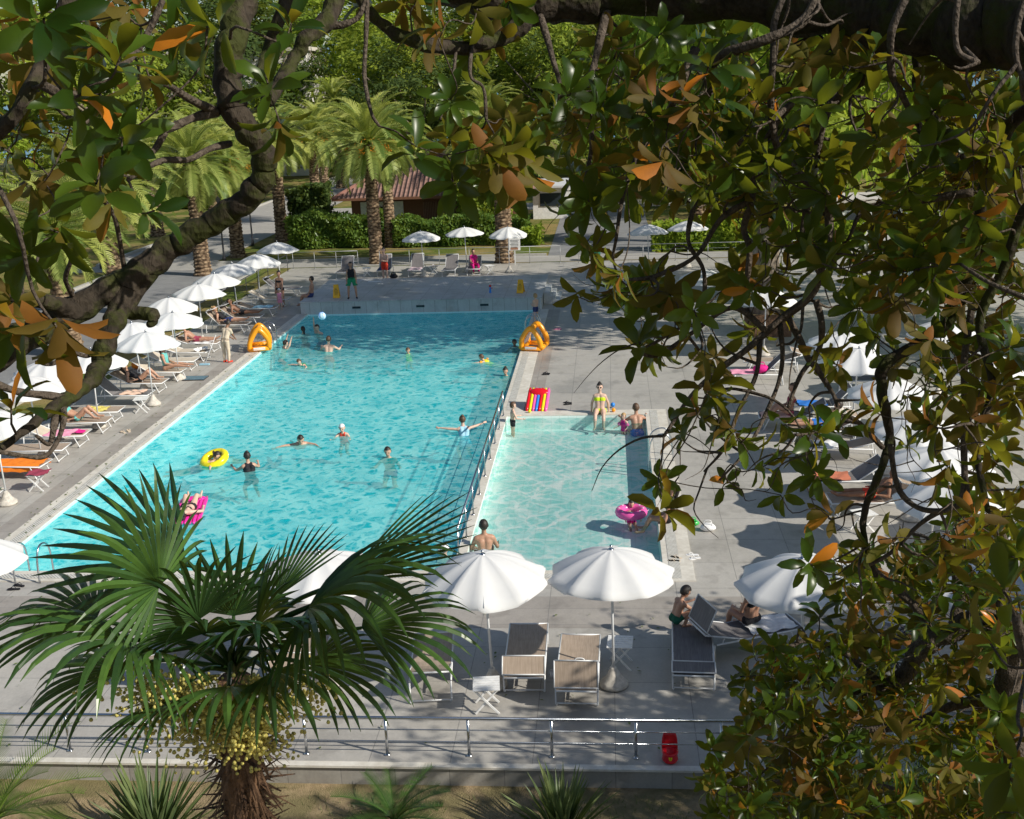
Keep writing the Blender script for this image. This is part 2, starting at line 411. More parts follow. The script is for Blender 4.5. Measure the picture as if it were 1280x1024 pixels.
# ================================================================== SETTING
def rect(mb, x0, x1, y0, y1, z): mb.quad((x0, y0, z), (x1, y0, z), (x1, y1, z), (x0, y1, z))
XL, XR, XD0, XD1, YN, YB, YS0, YS1 = -13.1, -3.25, -17.4, 26.0, 21.2, 48.3, 21.2, 32.2
DF, DB = 14.45, 61.5
g = MB()
for r_ in ((-400, XD0, DF - .3, 190, -.06), (XD1, 400, DF - .3, 190, -.06), (XD0, XD1, DB, 190, -.06)): rect(g, *r_)
struct('ground', g, M['lawn'])
g = MB(); rect(g, -2500, 2500, 190, 6000, -.5); struct('sea', g, M['sea'])
g = MB()   # far shore hills
hp = []
for i in range(61):
    x = -2600 + i * 5200 / 60; hp.append((x, 3200, 60 + 70 * math.sin(i * .37) + 45 * math.sin(i * .83 + 1)))
for a, b in zip(hp, hp[1:]):
    g.quad((a[0], 3200, -1), (b[0], 3200, -1), b, a)
struct('hills', g, mat('hill_haze', (.22, .32, .38), .9))
# garden strip in front of the deck, climbing towards the viewer
g = MB(); nx, ny = 90, 40
def garden_z(x, y):
    base = -.32 + max(0, 13.2 - y) * .22
    return base + .05 * math.sin(x * 2.1 + y) + .04 * math.sin(x * 5.3) * math.sin(y * 4.1) if y < 14.2 else -.32
idx = [[g.vert((-22 + 50 * i / nx, -6 + 20.38 * j / ny, garden_z(-22 + 50 * i / nx, -6 + 20.38 * j / ny))) for i in range(nx + 1)] for j in range(ny + 1)]
for j in range(ny):
    for i in range(nx): g.face(idx[j][i], idx[j][i + 1], idx[j + 1][i + 1], idx[j + 1][i])
struct('garden_ground', g, M['soil'], True)
# deck
g = MB()
rect(g, XD0, XL - .5, DF, DB, 0); rect(g, XL - .5, XD1, YB, DB, 0); rect(g, XR + .65, XD1, YS1 + .5, YB, 0)
rect(g, 1.6, XD1, YN - .5, YS1 + .5, 0); rect(g, XL - .5, XD1, DF, YN - .5, 0)
struct('pool_deck', g, M['deck'])
g = MB(); rect(g, XL - .5, XD1, 18.72, 20.02, .004); rect(g, XR + .66, XR + 1.15, YS1 + .52, YB, .004); rect(g, XL - 1.0, XL - .52, YN - .4, YB, .004)
rect(g, XD0 + .1, XL - 1.1, 14.9, 15.2, .004)
struct('deck_band', g, M['band'])
# copings (a stone rim a step above the deck) with overflow grates
g = MB()
g.bbox(XL - .5, XL, YN - .5, YB, -.2, .02); g.bbox(XL, 1.6, YN - .5, YN, -.2, .02)
g.bbox(XR, XR + .65, YS1 + .5, YB, -.2, .02); g.bbox(1.0, 1.6, YN, YS1 + .5, -.2, .02)
g.bbox(XR, 1.0, YS1, YS1 + .5, -.2, .02); g.bbox(XR, XR + .2, YN, YS1, -.9, .02)
struct('pool_coping', g, M['coping'])
g = MB()
rect(g, XL - .30, XL - .1, YN - .4, YB, .026); rect(g, XR + .12, XR + .34, YS1 + .6, YB, .026); rect(g, 1.12, 1.34, YN - .4, YS1 + .4, .026)
rect(g, XL - .08, 1.1, YN - .38, YN - .18, .026)
struct('overflow_channel', g, M['grate'])
# basins
def basin(name, x0, x1, y0, y1, d, m):
    g = MB(); rect(g, x0, x1, y0, y1, -d)
    e = .003
    g.quad((x0 + e, y0, -d), (x0 + e, y1, -d), (x0 + e, y1, 0), (x0 + e, y0, 0)); g.quad((x1 - e, y0, -d), (x1 - e, y1, -d), (x1 - e, y1, 0), (x1 - e, y0, 0))
    g.quad((x0, y0 + e, -d), (x1, y0 + e, -d), (x1, y0 + e, 0), (x0, y0 + e, 0)); g.quad((x0, y1 - e, -d), (x1, y1 - e, -d), (x1, y1 - e, 0), (x0, y1 - e, 0))
    struct(name, g, m)
basin('pool_basin', XL, XR, YN, YB, .95, M['poolmain']); basin('paddling_basin', XR + .2, 1.0, YN, YS1, .42, M['poolshallow'])
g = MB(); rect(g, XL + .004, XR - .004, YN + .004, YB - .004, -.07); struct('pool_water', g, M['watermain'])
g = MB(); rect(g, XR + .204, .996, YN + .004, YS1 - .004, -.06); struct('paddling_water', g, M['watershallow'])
# plinth at the far end
pl = thing('stone_plinth', (-8.15, 51.2, 0), 'long pale tiled platform across the far end of the main pool', 'platform')
MB().bbox(-5.25, 5.25, -2.9, 2.85, 0, .52).build('body', M['plinthside'], pl)
MB().bbox(-5.28, 5.28, -2.94, 2.87, .52, .56).build('top', M['plinthtop'], pl)
for px, py in ((444, 385.6), (524.5, 383.6), (605, 381.6)):
    p = at(px, py, .28); MB().box((p.x + 8.15, -2.915, .27), (.36, .03, .09)).build('vent', M['glassdark'], pl)
g = MB()
for k in range(3): g.bbox(5.28, 6.0 - k * .22, -1.6, .4, k * .17, (k + 1) * .17)
g.build('steps', M['plinthside'], pl)
# deck front edge and low wall
w = MB(); w.bbox(XD0, XD1, DF - .08, DF, -.6, -.03)
struct('retaining_wall', w, M['stone'])
w = MB(); w.bbox(XD0 - .02, XD1, DF - .12, DF - .001, -.028, .008); struct('deck_edge', w, M['coping'])
# paths
g = MB(); rect(g, -27.2, -19.3, 14, 62, -.05); struct('asphalt_path', g, M['path'])
g = MB(); rect(g, -31, 26, 62, 64.2, -.045); rect(g, -29.5, -22.8, 64.2, 150, -.045); rect(g, -22.8, 30, 88, 93, -.045); struct('paved_path', g, M['pathlight'])
g = MB(); rect(g, -3.4, 2.6, 64.2, 88, -.045); rect(g, 9, 40, 64.2, 70, -.045); struct('side_road', g, M['path'])
g = MB(); g.bbox(-27.4, -27.2, 14, 62, -.06, .08); g.bbox(-19.3, -19.15, 14, 61.9, -.06, .06); g.bbox(-22.75, -3.5, 64.2, 64.35, -.06, .08); g.bbox(-29.7, -29.5, 64.2, 150, -.06, .08)
struct('kerb', g, M['kerb'])

# ------------------------------------------------------------------ railings
M['thinrail'] = mat('rail_grey', (.34, .35, .36), .4, .3)
def railing(name, a, b, h, posts, label, bars=3, rad=.014, mbar='steel', group=None, top=.024):
    a, b = V(a), V(b); t = thing(name, (a.x, a.y, a.z), label, 'railing', group)
    d = b - a; L = d.length; u = d / L
    MB().tube([(0, 0, h), d + V((0, 0, h))], top, 10).build('top_rail', M[mbar], t, True)
    for k in range(1, bars):
        z = h * (1 - k / (bars + .2)); MB().tube([(0, 0, z), d + V((0, 0, z))], rad * .55, 6).build('rail_wire', M[mbar], t, True)
    for s in posts:
        p = u * (s * L); g = MB(); g.tube([p, p + V((0, 0, h - .03))], rad * 1.25, 8); g.box(p + V((0, 0, .01)), (.07, .07, .02)); g.build('post', M[mbar], t, True)
    return t
px0 = [-8 - 1.22 * k for k in range(8)]
xs = [-.92 + 1.215 * k for k in range(-13, 6)]
railing('guard_railing', (xs[0] - .3, 14.64, 0), (xs[-1] + .3, 14.64, 0), .62, [(x - xs[0] + .3) / (xs[-1] - xs[0] + .6) for x in xs], 'long low stainless steel railing along the near edge of the deck', 3, .018)
railing('guard_railing', (-3.15, 21.6, .02), (-3.15, 32.2, .02), .75, [k / 8 for k in range(9)], 'steel handrail on the divider between the swimming pool and the paddling pool', 3, .014)
railing('guard_railing', (-17.2, 61.3, 0), (-13.6, 61.3, 0), .9, [k / 3 for k in range(4)], 'grey railing at the back left corner of the deck', 3, .012, 'thinrail', None, .015)
railing('guard_railing', (-12.4, 61.3, 0), (-2.6, 61.3, 0), .9, [k / 6 for k in range(7)], 'grey railing behind the far row of loungers', 3, .012, 'thinrail', None, .015)
railing('guard_railing', (-1.6, 61.0, 0), (12, 61.0, 0), .9, [k / 8 for k in range(9)], 'grey railing at the back right edge of the deck, past the palm with the poster', 3, .012, 'thinrail', None, .015)
railing('guard_railing', (-17.3, 49.5, 0), (-17.3, 60.5, 0), .9, [k / 6 for k in range(7)], 'dark metal railing behind the shaded blue-tinted parasols on the left', 3, .014, 'darksteel')
def ladder(loc, rz, label):
    t = thing('pool_ladder', loc, label, 'ladder', 'steel pool ladders', rz)
    for s in (-.26, .26):
        pts = bez([(s, .55, 0), (s, .52, .45), (s, .38, .72), (s, .12, .70), (s, -.04, .45), (s, -.06, -.3), (s, -.06, -.7)], 5)
        MB().tube(pts, .021, 8).build('handrail', M['steel'], t, True)
    for z in (-.25, -.5): MB().box((0, -.06, z), (.5, .08, .02)).build('rung', M['steel'], t)
    return t
ladder((XL - .02, 43.0, 0), R(90), 'steel pool ladder at the far left corner beside the orange inflatable goal')
ladder((XR + .03, 43.6, 0), R(-90), 'steel pool ladder on the right side where a boy stands')
ladder((-11.9, YN - .02, 0), R(180), 'curved steel pool ladder at the near left corner of the main pool')
ladder((1.02, 28.2, 0), R(-90), 'steel ladder on the right rim of the paddling pool, half hidden by leaves')

# ================================================================== PARASOLS
def canopy_mesh(Rr=1.03, ztop=2.36, drop=.40, ribs=10, na=6, nr=8, seed=0):
    g = MB(); rr = random.Random(seed); top = g.vert((0, 0, ztop)); rows = []
    A = ribs * na; wob = [rr.uniform(-.035, .03) for _ in range(ribs)]
    for j in range(1, nr + 1):
        q = j / nr; row = []
        for k in range(A):
            f = (k % na) / na; m = math.sin(math.pi * f)
            r = Rr * q * (1 - .085 * m * q); z = ztop - drop * (q ** 1.55) - .05 * m * q * (1 - .15 * q) + wob[(k // na) % ribs] * q
            a = 2 * math.pi * k / A; row.append(g.vert((r * math.cos(a), r * math.sin(a), z)))
        rows.append(row)
    for k in range(A): g.face(top, rows[0][k], rows[0][(k + 1) % A])
    for a, b in zip(rows, rows[1:]):
        for k in range(A): g.face(a[k], b[k], b[(k + 1) % A], a[(k + 1) % A])
    row = [g.vert((g.v[i][0] * 1.002, g.v[i][1] * 1.002, g.v[i][2] - .045)) for i in rows[-1]]
    for k in range(A): g.face(rows[-1][k], row[k], row[(k + 1) % A], rows[-1][(k + 1) % A])
    return g
def make_parasol():
    t = thing('parasol', (0, 0, 0), 'x', 'parasol')
    cm = canopy_mesh(); c = cm.build('canopy', M['canopy'], t, True)
    g = MB()
    for k in range(10):
        a = 2 * math.pi * k / 10; u = V((math.cos(a), math.sin(a), 0))
        g.tube([V((0, 0, 2.30)), u * .5 + V((0, 0, 2.20)), u * 1.0 + V((0, 0, 1.93))], .007, 4); g.tube([V((0, 0, 1.85)), u * .5 + V((0, 0, 2.19))], .006, 4)
    g.tube([(0, 0, 1.8), (0, 0, 1.92)], .04, 10)
    g.build('rib_frame', M['alu'], t)
    MB().tube([(0, 0, .2), (0, 0, 2.34)], .021, 10).build('pole', M['alu'], t, True)
    MB().lathe((0, 0, 0), [(.20, 0), (.235, .02), (.235, .06), (.20, .10), (.13, .17), (.085, .26), (.06, .30), (.05, .34)], 20).build('base', M['concrete'], t, True)
    g = MB(); g.lathe((0, 0, 2.35), [(.05, 0), (.05, .012), (.03, .02), (.022, .035)], 12); g.ball((0, 0, 2.405), .027, 10, 6); g.build('finial', M['steel'], t, True)
    return t
P0 = make_parasol(); PUSED = [False]; CV = []
CANV = [[c for c in P0.children if c.name.startswith('canopy')][0].data] + [canopy_mesh(drop=d_, ztop=z_, seed=s_).mesh('canopy', M['canopy'], True) for d_, z_, s_ in ((.36, 2.35, 5), (.44, 2.37, 9), (.40, 2.36, 14))]
def parasol(x, y, label, group, scale=1.0, lean=None):
    CV.append(1)
    if not PUSED[0]: o = P0; PUSED[0] = True; o.location = (x, y, 0); o['label'] = label; o['group'] = group
    else: o = dup(P0, (x, y, 0), 0, label, group)
    for ch in o.children:
        if ch.name.startswith('canopy'): ch.data = CANV[len(CV) % 4]
    o.rotation_euler = (R(rnd(-2.5, 2.5)), R(rnd(-2.5, 2.5)) if lean is None else R(lean), rnd(0, 6.28)) ; o.scale = (scale,) * 3
    return o
for x, y, l, s in ((-4.75, 16.6, 'white parasol behind the right-hand fronds of the fan palm', 1), (-1.97, 16.64, 'left of the two bright white parasols side by side at the near deck', 1),
                   (-.01, 16.69, 'right of the two bright white parasols, over the small slatted table', 1), (2.95, 16.45, 'shaded bluish parasol beside the boy and woman on the near loungers', 1.0),
                   (5.35, 16.2, 'shaded parasol behind the lower right magnolia', 1.0), (-11.1, 17.3, 'white parasol cut by the left edge of the photo near the pool ladder', 1)):
    parasol(x, y, l, 'parasols along the near deck', s)
LW = ['white parasol cut by the left edge above the orange towel', 'white parasol under the dark branch, nearer of the overlapping pair at far left', 'white parasol behind the nearer of the overlapping pair at far left', 'white parasol whose far half hides behind the leaning magnolia trunk',
      'front white parasol beside the leaning magnolia trunk, nearest pool with base in full view', 'white parasol half hidden behind the front one by the leaning magnolia trunk', 'white parasol just behind the front pair on the left terrace', 'white parasol above the loungers where the cleaner mops', 'white parasol between the cleaner and the seated sunbathers',
      'white parasol over the two seated sunbathers on the left', 'bluish parasol, nearest of the shaded four on the left', 'bluish parasol, second of the shaded four counting from the pool end', 'bluish parasol, third of the shaded four', 'bluish shaded parasol farthest back in the left row']
for (x, y), l in zip(((-14.7, 25.2), (-15.43, 28.5), (-15.9, 30.6), (-15.2, 31.6), (-14.46, 34.0), (-15.4, 35.6), (-14.8, 37.2), (-15.96, 40.0), (-15.9, 42.8), (-16.0, 45.3), (-16.1, 48.0), (-15.9, 50.6), (-16.0, 54.5)), LW[:4] + LW[4:10] + LW[10:12] + LW[13:]):
    parasol(x, y, l, 'parasols along the left side of the pool')
for (x, y), l in zip(((-9.42, 57.7), (-7.35, 58.9), (-5.1, 58.4)), ('left of the three far white parasols behind the platform', 'middle of the three far white parasols, over the person in pink', 'right of the three far white parasols, in front of the thick palm trunk')):
    parasol(x, y, l, 'far parasols behind the platform', .98)
for i, ((x, y), l) in enumerate(zip(((2.0, 57.5), (4.0, 58.6), (3.58, 43.6), (5.3, 39.3), (9.6, 41), (11.3, 43), (6.51, 32.3), (6.44, 30.1), (6.6, 27.0), (6.47, 23.9), (6.27, 21.7), (6.15, 20.0), (9.6, 33.5), (9.5, 29.5), (9.5, 25.6), (9.4, 22.0)),
    ('left one of the far pair of white parasols seen through the magnolia branches', 'right one of the far pair of white parasols seen through the magnolia branches', 'small shaded parasol peeping between magnolia leaves left of the big trunk', 'white parasol in front of the big tree with the wooden planter',
     'white parasol at the far right deck behind magnolia leaves', 'farthest right white parasol at the back of the right deck', 'farthest parasol of the tight right-hand row', 'parasol next to the farthest of the tight right-hand row, above the pair of sunbathers', 'parasol in the middle of the right-hand row behind the hanging twigs', 'parasol behind the forked hanging branch at right',
     'parasol with its pole base in view, right-hand row', 'nearest parasol of the tight right-hand row', 'parasol of the outer right row, far one, behind dense leaves', 'parasol of the outer right row, near one, behind dense leaves', 'parasol of the outer right row at the right edge, level with the shallow pool', 'nearest parasol of the outer right row, at the right edge'))):
    parasol(x, y, l, 'parasols on the right deck')

# ================================================================== SUN LOUNGERS
def make_lounger(back, flap, sling='sling', flen=.34, wd=.66):
    t = thing('sun_lounger', (0, 0, 0), 'x', 'sun lounger'); h = wd / 2; z = .35
    hy = -.22; bl = .74; cb, sb = math.cos(back), math.sin(back)
    be = V((0, hy - bl * cb, z + bl * sb))
    g = MB()
    for s in (-h, h):
        g.tube([(s, -.80 if back < .05 else -.72, z), (s, .93, z)], .0165, 7)
        if back > .03: g.tube([(s * .97, hy, z + .01), (s * .97, be.y, be.z)], .015, 7)
    g.tube([(-h, .93, z), (h, .93, z)], .0165, 7); g.tube([(-h * .97, be.y, be.z), (h * .97, be.y, be.z)], .015, 7)
    if back > .15:
        for s in (-h, h): g.tube([(s * .98, hy - bl * .5 * cb, z + bl * .5 * sb), (s * .98, -.62, z)], .009, 5)
    g.build('frame', M['alu'], t, True)
    for yy, dy in ((.66, .14), (-.76, -.04)):
        g = MB(); g.tube([(-h, yy, z), (-h, yy + dy, .03), (-h + .02, yy + dy, .015)], .0155, 7); g.tube([(h, yy, z), (h, yy + dy, .03), (h - .02, yy + dy, .015)], .0155, 7); g.tube([(-h, yy + dy * .9, .045), (h, yy + dy * .9, .045)], .013, 7)
        g.build('leg', M['alu'], t, True)
    def sheet(pts, w, sag):
        g = MB(); rows = []
        for i, p in enumerate(pts):
            rows.append([g.vert((w * (k / 4 - 1), p[0], p[1] - sag * math.sin(math.pi * k / 8))) for k in range(9)])
        for a, b in zip(rows, rows[1:]):
            for k in range(8): g.face(a[k], a[k + 1], b[k + 1], b[k])
        b0 = len(g.v)
        return g
    n = 8
    sheet([(hy + (.92 - hy) * i / n, z + .012) for i in range(n + 1)], h - .01, .022).build('seat', M[sling], t, True)
    sheet([(hy - bl * cb * i / 5, z + .014 + bl * sb * i / 5) for i in range(6)], h * .97 - .01, .02).build('backrest', M[sling], t, True)
    if flap is not None:
        cf, sf = math.cos(flap), math.sin(flap); e0 = be + V((0, .02, .05))
        g = MB(); x = h + .01
        c4 = [e0 + V((0, 0, 0)), e0 + V((0, flen * cf, flen * sf))]
        f = sheet([(e0.y + flen * cf * i / 3, e0.z + flen * sf * i / 3) for i in range(4)], x - .01, .006).build('sunshade', M[sling], t, True)
        for s in (-x, x): g.tube([V((s, 0, 0)) + c4[0], V((s, 0, 0)) + c4[1]], .012, 6); g.tube([(s, be.y + .12 * cb, be.z - .12 * sb), V((s, 0, 0)) + c4[0]], .010, 6)
        for c in c4: g.tube([V((-x, 0, 0)) + c, V((x, 0, 0)) + c], .012, 6)
        g.build('shade_frame', M['alu'], f, True)
    return t
PROTO = {}
def lounger(x, y, rz, label, group, back=.35, flap=None, sling='sling', flen=.34):
    k = (back, flap, sling, flen)
    if k not in PROTO: PROTO[k] = o = make_lounger(back, flap, sling, flen); o.location = (x, y, 0.004); o.rotation_euler = (0, 0, R(rz)); o['label'] = label; o['group'] = group
    else: o = dup(PROTO[k], (x, y, 0.004), R(rz), label, group)
    return o
GN = 'sun loungers on the near deck'
lounger(-1.46, 17.25, 1, 'left of the two taupe loungers under the bright parasols, with a narrow shade flap', GN, .0, .9, flen=.30)
lounger(-.58, 16.85, -1, 'lounger with a large square shade flap and a bag under it, below the bright parasols', GN, .0, 1.25, flen=.42)
lounger(1.3, 17.35, -3, 'lounger in the shade with a boy squatting at its far end', GN, .0, .12, 'slinggrey', .30)
lounger(2.25, 18.0, -68, 'turned lounger with raised shade panel hiding the seated woman', GN, .28, 1.15, 'slinggrey', .42)
lounger(-3.0, 16.9, 6, 'lounger behind the drooping tips of the right palm frond', GN, .35, None)
lounger(-5.2, 16.9, 2, 'lounger mostly hidden behind the crown of the fan palm', GN, .35, .3)
lounger(-7.4, 17.2, -3, 'lounger behind the lower left fronds of the fan palm', GN, .35, None)
lounger(4.6, 17.3, -20, 'lounger behind the lower right magnolia with a black bag on it', GN, .3, .5, 'slinggrey')
GL = 'sun loungers along the left side of the pool'
LL = [(-15.7, 25.0, 'slingcream', .3, 'empty lounger cut by the left edge, below the one with the orange towel'), (-15.6, 27.3, 'sling', .0, 'lounger with a bright orange towel and a maroon cloth'), (-15.7, 28.6, 'sling', .0, 'empty beige lounger above the orange towel'),
      (-15.7, 29.9, 'slingcream', .45, 'lounger with a pink towel'), (-15.6, 31.2, 'sling', .45, 'lounger on which a woman in a mint bikini lies'), (-15.7, 32.3, 'sling', .0, 'lounger with a yellow towel'),
      (-15.5, 34.2, 'slinggrey', .75, 'lounger with raised grey back behind a white folding table'), (-15.6, 35.7, 'sling', .5, 'lounger on which a woman lies with her knees raised'), (-15.5, 37.2, 'slingcream', .6, 'lounger on which a long-haired person sits in the shade of the parasol'),
      (-15.6, 38.7, 'slingcream', .45, 'empty cream lounger left of the striped blanket'), (-15.6, 40.1, 'slingcream', .3, 'lounger with a white cloth bundle near the cleaner'), (-15.7, 41.6, 'sling', .3, 'empty lounger just behind the cleaner'),
      (-15.6, 45.0, 'sling', .8, 'lounger of the seated woman in dark clothes on the left'), (-15.5, 46.5, 'sling', .6, 'lounger of the sunbather with stretched legs beside the far ladder'), (-15.4, 48.4, 'sling', .3, 'empty lounger level with the far left ladder'),
      (-15.4, 50.5, 'slingcream', .5, 'lounger in the shade behind the woman with the toddler'), (-15.6, 53.2, 'slinggrey', .7, 'lounger with raised back in the far left corner of the deck')]
for x, y, sl, b, l in LL: lounger(x, y, -90 + rnd(-4, 4), l, GL, b, (.25 if sl != 'slingcream' else None), sl)
GF = 'sun loungers behind the platform'
for x, y, rz, l, b in ((-13.6, 58.3, 178, 'lounger with raised back, leftmost behind the lifeguard', 1.0), (-11.6, 58.6, 184, 'lounger right behind the man in red shorts', 1.0), (-9.9, 58.4, 180, 'dark lounger with a pink towel behind the platform', 1.1), (-8.1, 58.2, 178, 'lounger between the dark one and the person in pink', .9), (-6.9, 58.4, 182, 'lounger on which the person in pink sits', .6)):
    lounger(x, y, rz, l, GF, b, None, 'slinggrey')
GR = 'sun loungers on the right deck'
for i, (x, y, l) in enumerate(((5.0, 30.8, 'lounger of the left sunbather of the pair under the hanging twigs'), (5.6, 29.6, 'lounger of the right sunbather of the pair under the hanging twigs'), (6.0, 31.9, 'grey lounger with raised back behind the pair of sunbathers'), (5.8, 28.1, 'empty taupe lounger in front of the pair of sunbathers'),
                               (5.4, 25.7, 'lounger with a reddish towel behind the leaf clusters'), (5.7, 24.3, 'lounger of the tanned sunbather behind the magnolia leaves'), (4.6, 35.6, 'lounger with a pink bag near the wooden planter'), (5.3, 37.2, 'lounger beside the wooden planter'),
                               (7.9, 22.3, 'lounger on the right behind the hanging branch base'), (8.2, 27.5, 'lounger hidden deep behind the right magnolia leaves'), (8.0, 34.6, 'lounger at the far right side of the deck'))):
    lounger(x, y, 90 + rnd(-6, 6), l, GR, (.6, .45, .8, .3)[i % 4], .3 if i % 2 else None, 'slinggrey' if i % 2 == 0 else 'sling')

def make_table():
    t = thing('folding_table', (0, 0, 0), 'x', 'table')
    g = MB()
    for k in range(6): g.box((0, -.19 + k * .076, .44), (.42, .062, .014))
    g.build('table_top', M['white'], t)
    for s in (-.17, .17):
        for a in (1, -1): MB().box((0, s + a * .012, .22), (.03, .018, .56), Matrix.Rotation(a * .72, 3, 'Y')).build('leg', M['white'], t)
    return t
T0 = make_table(); tu = False
for x, y, rz, l in ((-2.0, 15.95, 6, 'white slatted folding table beside the base of the left bright parasol'), (.1, 17.35, -4, 'white slatted folding table behind the base of the right bright parasol'), (-14.5, 33.2, 10, 'white folding table in front of the raised grey lounger on the left'),
                    (-12.5, 58.2, 20, 'small white table left of the man in red shorts'), (-9.0, 58.2, -10, 'small white table under the left far parasol'), (-6.1, 58.0, 30, 'small white table right of the person in pink'), (5.3, 23.2, 20, 'white folding table under the leaf clusters on the right deck'), (-14.4, 26.2, 5, 'white folding table in front of the orange towel')):
    o = T0 if not tu else dup(T0, (x, y, 0), 0, l); tu = True
    o.location = (x, y, .004); o.rotation_euler = (0, 0, R(rz)); o['label'] = l; o['group'] = 'white folding side tables'

# towels lie on loungers (local frame of the lounger: y from head - to feet +)
def towel(x, y, rz, y0, y1, wd, m, label, z=.385, folds=.012, hang=.0, cat='towel', name='towel'):
    g = MB(); r2 = random.Random(hash(label) % 999 if False else len(label) * 7); n, k = 14, 10; rows = []
    ph = r2.uniform(0, 6)
    for i in range(n + 1):
        yy = y0 + (y1 - y0) * i / n
        row = []
        for j in range(k + 1):
            u = j / k * 2 - 1; xx = u * wd / 2
            zz = folds * math.sin(yy * 17 + ph + u * 3) + folds * .6 * math.sin(u * 9 + yy * 5)
            edge = max(0, abs(xx) - .31)
            row.append(g.vert((max(-.34, min(.34, xx)) + .01 * math.sin(yy * 20), yy + .015 * math.sin(u * 6), z + zz - edge * 1.0)))
        rows.append(row)
    for a, b in zip(rows, rows[1:]):
        for j in range(k): g.face(a[j], a[j + 1], b[j + 1], b[j])
    o = g.build(name, m, None, True, label=label, cat=cat); o.location = (x, y, 0); o.rotation_euler = (0, 0, R(rz)); return o
towel(-15.6, 27.3, -90, -.9, .85, .95, M['c_orange'], 'bright orange towel spread over a lounger at the left edge')
towel(-14.4, 26.2, -85, -.2, .3, .5, M['c_maroon'], 'maroon cloth on the small table beside the orange towel', .47, cat='cloth', name='cloth')
towel(-15.7, 29.9, -90, -.2, .6, .66, M['c_pink'], 'pink towel on the lounger next to the woman in the mint bikini', .39)
towel(-15.7, 29.9, -90, .62, .9, .3, M['c_magenta'], 'hot pink cloth at the foot end of the pink towel', .41, cat='cloth', name='cloth')
towel(-15.7, 32.3, -90, -.2, .5, .6, mat('cloth_yellowprint', (.8, .62, .15), .8, 0, .4, 30), 'yellow patterned towel on a left lounger')
towel(-15.5, 34.2, -90, .0, .7, .6, mat('cloth_peach', (.8, .55, .42), .8), 'peach towel on the lounger with raised grey back')
towel(-15.5, 40.1, -90, .3, .7, .4, M['c_white'], 'white cloth bundle on a lounger near the cleaner', .42, .04, cat='cloth', name='cloth')
towel(-9.9, 58.4, 180, .0, .93, .7, mat('cloth_palepink', (.8, .6, .66), .8), 'pale pink towel on the dark lounger behind the platform')
towel(-8.9, 58.2, 160, -.15, .2, .45, mat('cloth_print', (.7, .62, .6), .8, 0, .5, 40), 'patterned cloth on the small table under the left far parasol', .49, cat='cloth', name='cloth')
towel(5.4, 25.7, 90, -.1, .8, .6, mat('cloth_brick', (.55, .18, .1), .8), 'brick red towel on a lounger behind leaf clusters')
towel(5.0, 30.8, 90, .1, .9, .64, mat('cloth_salmon', (.8, .5, .42), .8), 'salmon towel under the left sunbather of the right pair')
towel(-15.5, 48.4, -90, .0, .85, .6, M['c_lightblue'], 'light blue towel on the empty lounger level with the far ladder')
towel(-15.7, 41.6, -90, -.2, .7, .64, M['c_white'], 'white towel on the lounger just behind the cleaner')
towel(-15.7, 25.0, -90, .1, .85, .6, M['c_green'], 'green towel on the lounger at the lower left edge')
towel(-1.46, 17.25, 1, -.1, .4, .3, M['c_lightblue'], 'pale blue cloth on the left taupe lounger', .385, .02, cat='cloth', name='cloth') if False else None
towel(6.0, 31.9, 90, -.1, .7, .6, M['c_blue'], 'blue towel on the grey lounger behind the pair of sunbathers')
towel(5.8, 28.1, 90, -.1, .7, .6, M['c_white'], 'white towel on the lounger in front of the pair of sunbathers')
towel(4.6, 35.6, 90, -.2, .8, .62, M['c_pink'], 'pink towel on the lounger near the wooden planter')
towel(-11.6, 58.6, 184, .0, .9, .62, M['c_navy'], 'navy towel on the lounger behind the man in red shorts')
towel(2.25, 18.0, -68, .0, .85, .55, M['c_white'], 'white towel on the turned lounger of the seated woman')

# ================================================================== TREES AND PLANTS
def rvec(r=RND):
    while True:
        v = V((r.uniform(-1, 1), r.uniform(-1, 1), r.uniform(-1, 1)))
        if .05 < v.length < 1: return v.normalized()

def date_crown(seed, L=3.5, nf=66):
    r = random.Random(seed); g = MB()
    for i in range(nf):
        az = i * 2.39996 + r.uniform(-.15, .15); q = i / nf
        el = R(82 - 118 * q ** .9 + r.uniform(-7, 7)); ln = L * (.72 + .3 * math.sin(math.pi * min(1, q * 1.1 + .12))) * r.uniform(.9, 1.08)
        h = V((math.cos(az), math.sin(az), 0)); p = V((0, 0, .35 - .5 * q)) + h * .12; pts = [p]; dirs = []; e = el; n = 9
        droop = R(r.uniform(7, 12)) * (1 - .2 * q)
        for k in range(n):
            d = h * math.cos(e) + V((0, 0, math.sin(e))); p = p + d * ln / n; pts.append(p); dirs.append(d); e -= droop * (.6 + .12 * k)
        dead = q > .93
        g.tint = r.uniform(.05, .9) * (.6 + .4 * (1 - q))
        side = h.cross(V((0, 0, 1)))
        g.tube(pts[::2] + [pts[-1]], [.035, .03, .022, .015, .01, .005][:len(pts[::2]) + 1], 3, False)
        tw = r.uniform(-.4, .4)
        m = 27
        for k in range(m):
            t = .12 + .87 * k / m; f = t * n; a = min(int(f), n - 1); c = pts[a].lerp(pts[a + 1], f - a); d = dirs[a]; up = side.cross(d)
            ll = .52 * math.sin(math.pi * (.12 + .83 * t)) ** .6 * L / 3.4
            for s in (-1, 1):
                o = (side * s * math.cos(tw * s + .5) + up * math.sin(.5) * .8 + d * .75).normalized()
                tip = c + o * ll - V((0, 0, .12 * ll + .05 * r.random())); w = d * .032
                g.tint = max(0, min(.84, g.tint + r.uniform(-.02, .02)))
                mid = c.lerp(tip, .5) + V((0, 0, .03))
                b = [g.vert(c - w), g.vert(c + w), g.vert(mid + w * 1.2), g.vert(mid - w * 1.2), g.vert(tip)]
                g.face(b[0], b[1], b[2], b[3]); g.face(b[3], b[2], b[4])
    return g
